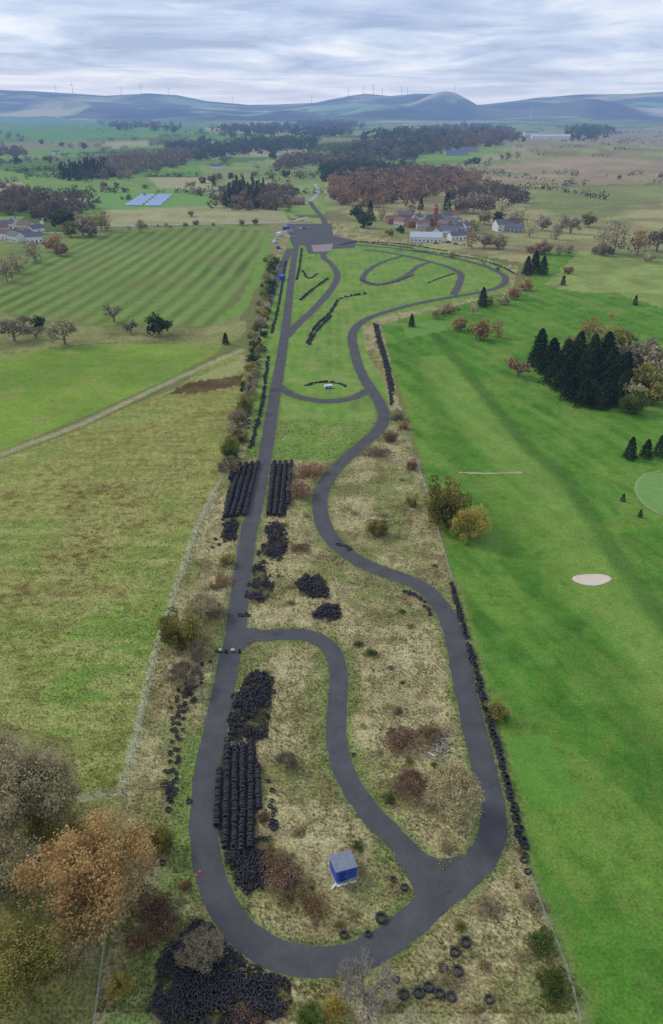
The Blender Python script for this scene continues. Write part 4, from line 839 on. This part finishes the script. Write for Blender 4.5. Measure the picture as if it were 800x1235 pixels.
# ---------------- wind turbines
wt=M('turbine_white',L(215,218,222),.5,.02,1)
def turbine(px,D,hh,lb):
    a_=(px-400)/1026; Y=D; X=a_*Y; r=emp('wind_turbine',(X,Y,z0(X,Y)),random.uniform(-.5,.5)); tag(r,lb,'wind turbine'); k=hh/70
    MB().tube((0,0,-5),(0,0,70*k),2.4*k,1.6*k,10).build('tower',wt,r); MB().box(0,-2*k,70*k,3*k,9*k,3*k).build('nacelle',wt,r)
    ro=MB().tube((0,-9*k,70*k),(0,-6.5*k,70*k),1*k,2*k,8).build('hub',wt,r); ph=random.uniform(0,2)
    for j in range(3):
        t=ph+j*2.094; MB().tube((0,-8*k,70*k),(math.sin(t)*34*k,-8*k,70*k+math.cos(t)*34*k),1.5*k,.5*k,4).build('blade',wt,ro)
for i,(p_,D,hh) in enumerate([(70,8700,62),(90,8800,80),(148,8700,72),(172,8700,80),(205,8700,60),(281,8500,50),(376,8600,60),(420,8700,70),(438,8700,66),(450,8800,82),(461,8800,60),(484,8700,70),(491,8900,60),(548,7100,50),(642,5200,70)]):
    turbine(p_,D,hh,['first','second','third','fourth','fifth','sixth','seventh','eighth','ninth','tenth','eleventh','twelfth','thirteenth','fourteenth','rightmost and nearest'][i]+' white wind turbine from the left on the hills' if i<14 else 'nearest white wind turbine, rightmost, below the right-hand ridge')
# ---------------- camera, light, sky
cam=bpy.data.cameras.new('camera'); co=bpy.data.objects.new('camera',cam); col.objects.link(co); bpy.context.scene.camera=co
co.location=(0,0,H); co.rotation_euler=(math.pi/2-P,0,0); cam.sensor_fit='VERTICAL'; cam.sensor_height=24; cam.lens=12/(617.5/900); cam.clip_start=1; cam.clip_end=40000
el,az=math.radians(36),math.radians(-60)
sun=bpy.data.lights.new('sun','SUN'); sun.energy=1.5; sun.angle=math.radians(14); sun.color=(1,.95,.87); so=bpy.data.objects.new('sun',sun); col.objects.link(so)
dv=Vector((math.sin(az)*math.cos(el),math.cos(az)*math.cos(el),math.sin(el))); so.rotation_euler=dv.to_track_quat('Z','Y').to_euler()
wd=bpy.data.worlds.new('World'); bpy.context.scene.world=wd; wd.use_nodes=True; n_=wd.node_tree.nodes; l_=wd.node_tree.links; n_.clear()
out=n_.new('ShaderNodeOutputWorld'); bg=n_.new('ShaderNodeBackground'); l_.new(bg.outputs[0],out.inputs[0])
sk=n_.new('ShaderNodeTexSky'); sk.sky_type='NISHITA'; sk.sun_disc=False; sk.sun_elevation=el; sk.sun_rotation=az
tc=n_.new('ShaderNodeTexCoord'); sp_=n_.new('ShaderNodeSeparateXYZ'); l_.new(tc.outputs['Generated'],sp_.inputs[0])
zz=mth('ADD',mth('MAXIMUM',sp_.outputs[2],0.),.055)
cx=n_.new('ShaderNodeCombineXYZ'); l_.new(mth('MULTIPLY',mth('DIVIDE',sp_.outputs[0],zz),.6),cx.inputs[0]); l_.new(mth('MULTIPLY',mth('DIVIDE',sp_.outputs[1],zz),.52),cx.inputs[1]); l_.new(mth('MULTIPLY',sp_.outputs[2],6.),cx.inputs[2])
no=n_.new('ShaderNodeTexNoise'); no.inputs['Scale'].default_value=1.0; no.inputs['Detail'].default_value=8; no.inputs['Roughness'].default_value=.58; no.inputs['Distortion'].default_value=.5; l_.new(cx.outputs[0],no.inputs['Vector'])
cr=n_.new('ShaderNodeValToRGB'); l_.new(no.outputs[0],cr.inputs[0]); e=cr.color_ramp.elements
e[0].position=.36; e[0].color=(*L(154,172,206),1); e[1].position=.66; e[1].color=(*L(224,230,242),1); q=e.new(.5); q.color=(*L(184,199,227),1)
hz=n_.new('ShaderNodeMix'); hz.data_type='RGBA'; mr=n_.new('ShaderNodeMapRange'); mr.inputs[1].default_value=0.0; mr.inputs[2].default_value=.045; mr.inputs[3].default_value=.7; mr.inputs[4].default_value=0; l_.new(sp_.outputs[2],mr.inputs[0]); l_.new(mr.outputs[0],hz.inputs['Factor']); l_.new(cr.outputs[0],hz.inputs['A']); hz.inputs['B'].default_value=(*L(202,210,231),1)
ad=n_.new('ShaderNodeMix'); ad.data_type='RGBA'; ad.blend_type='ADD'; ad.inputs['Factor'].default_value=.012; l_.new(hz.outputs['Result'],ad.inputs['A']); l_.new(sk.outputs[0],ad.inputs['B'])
l_.new(ad.outputs['Result'],bg.inputs[0]); bg.inputs[1].default_value=1.05
sc=bpy.context.scene; sc.view_settings.view_transform='Standard'; sc.view_settings.look='None'; sc.view_settings.exposure=0; sc.view_settings.gamma=1
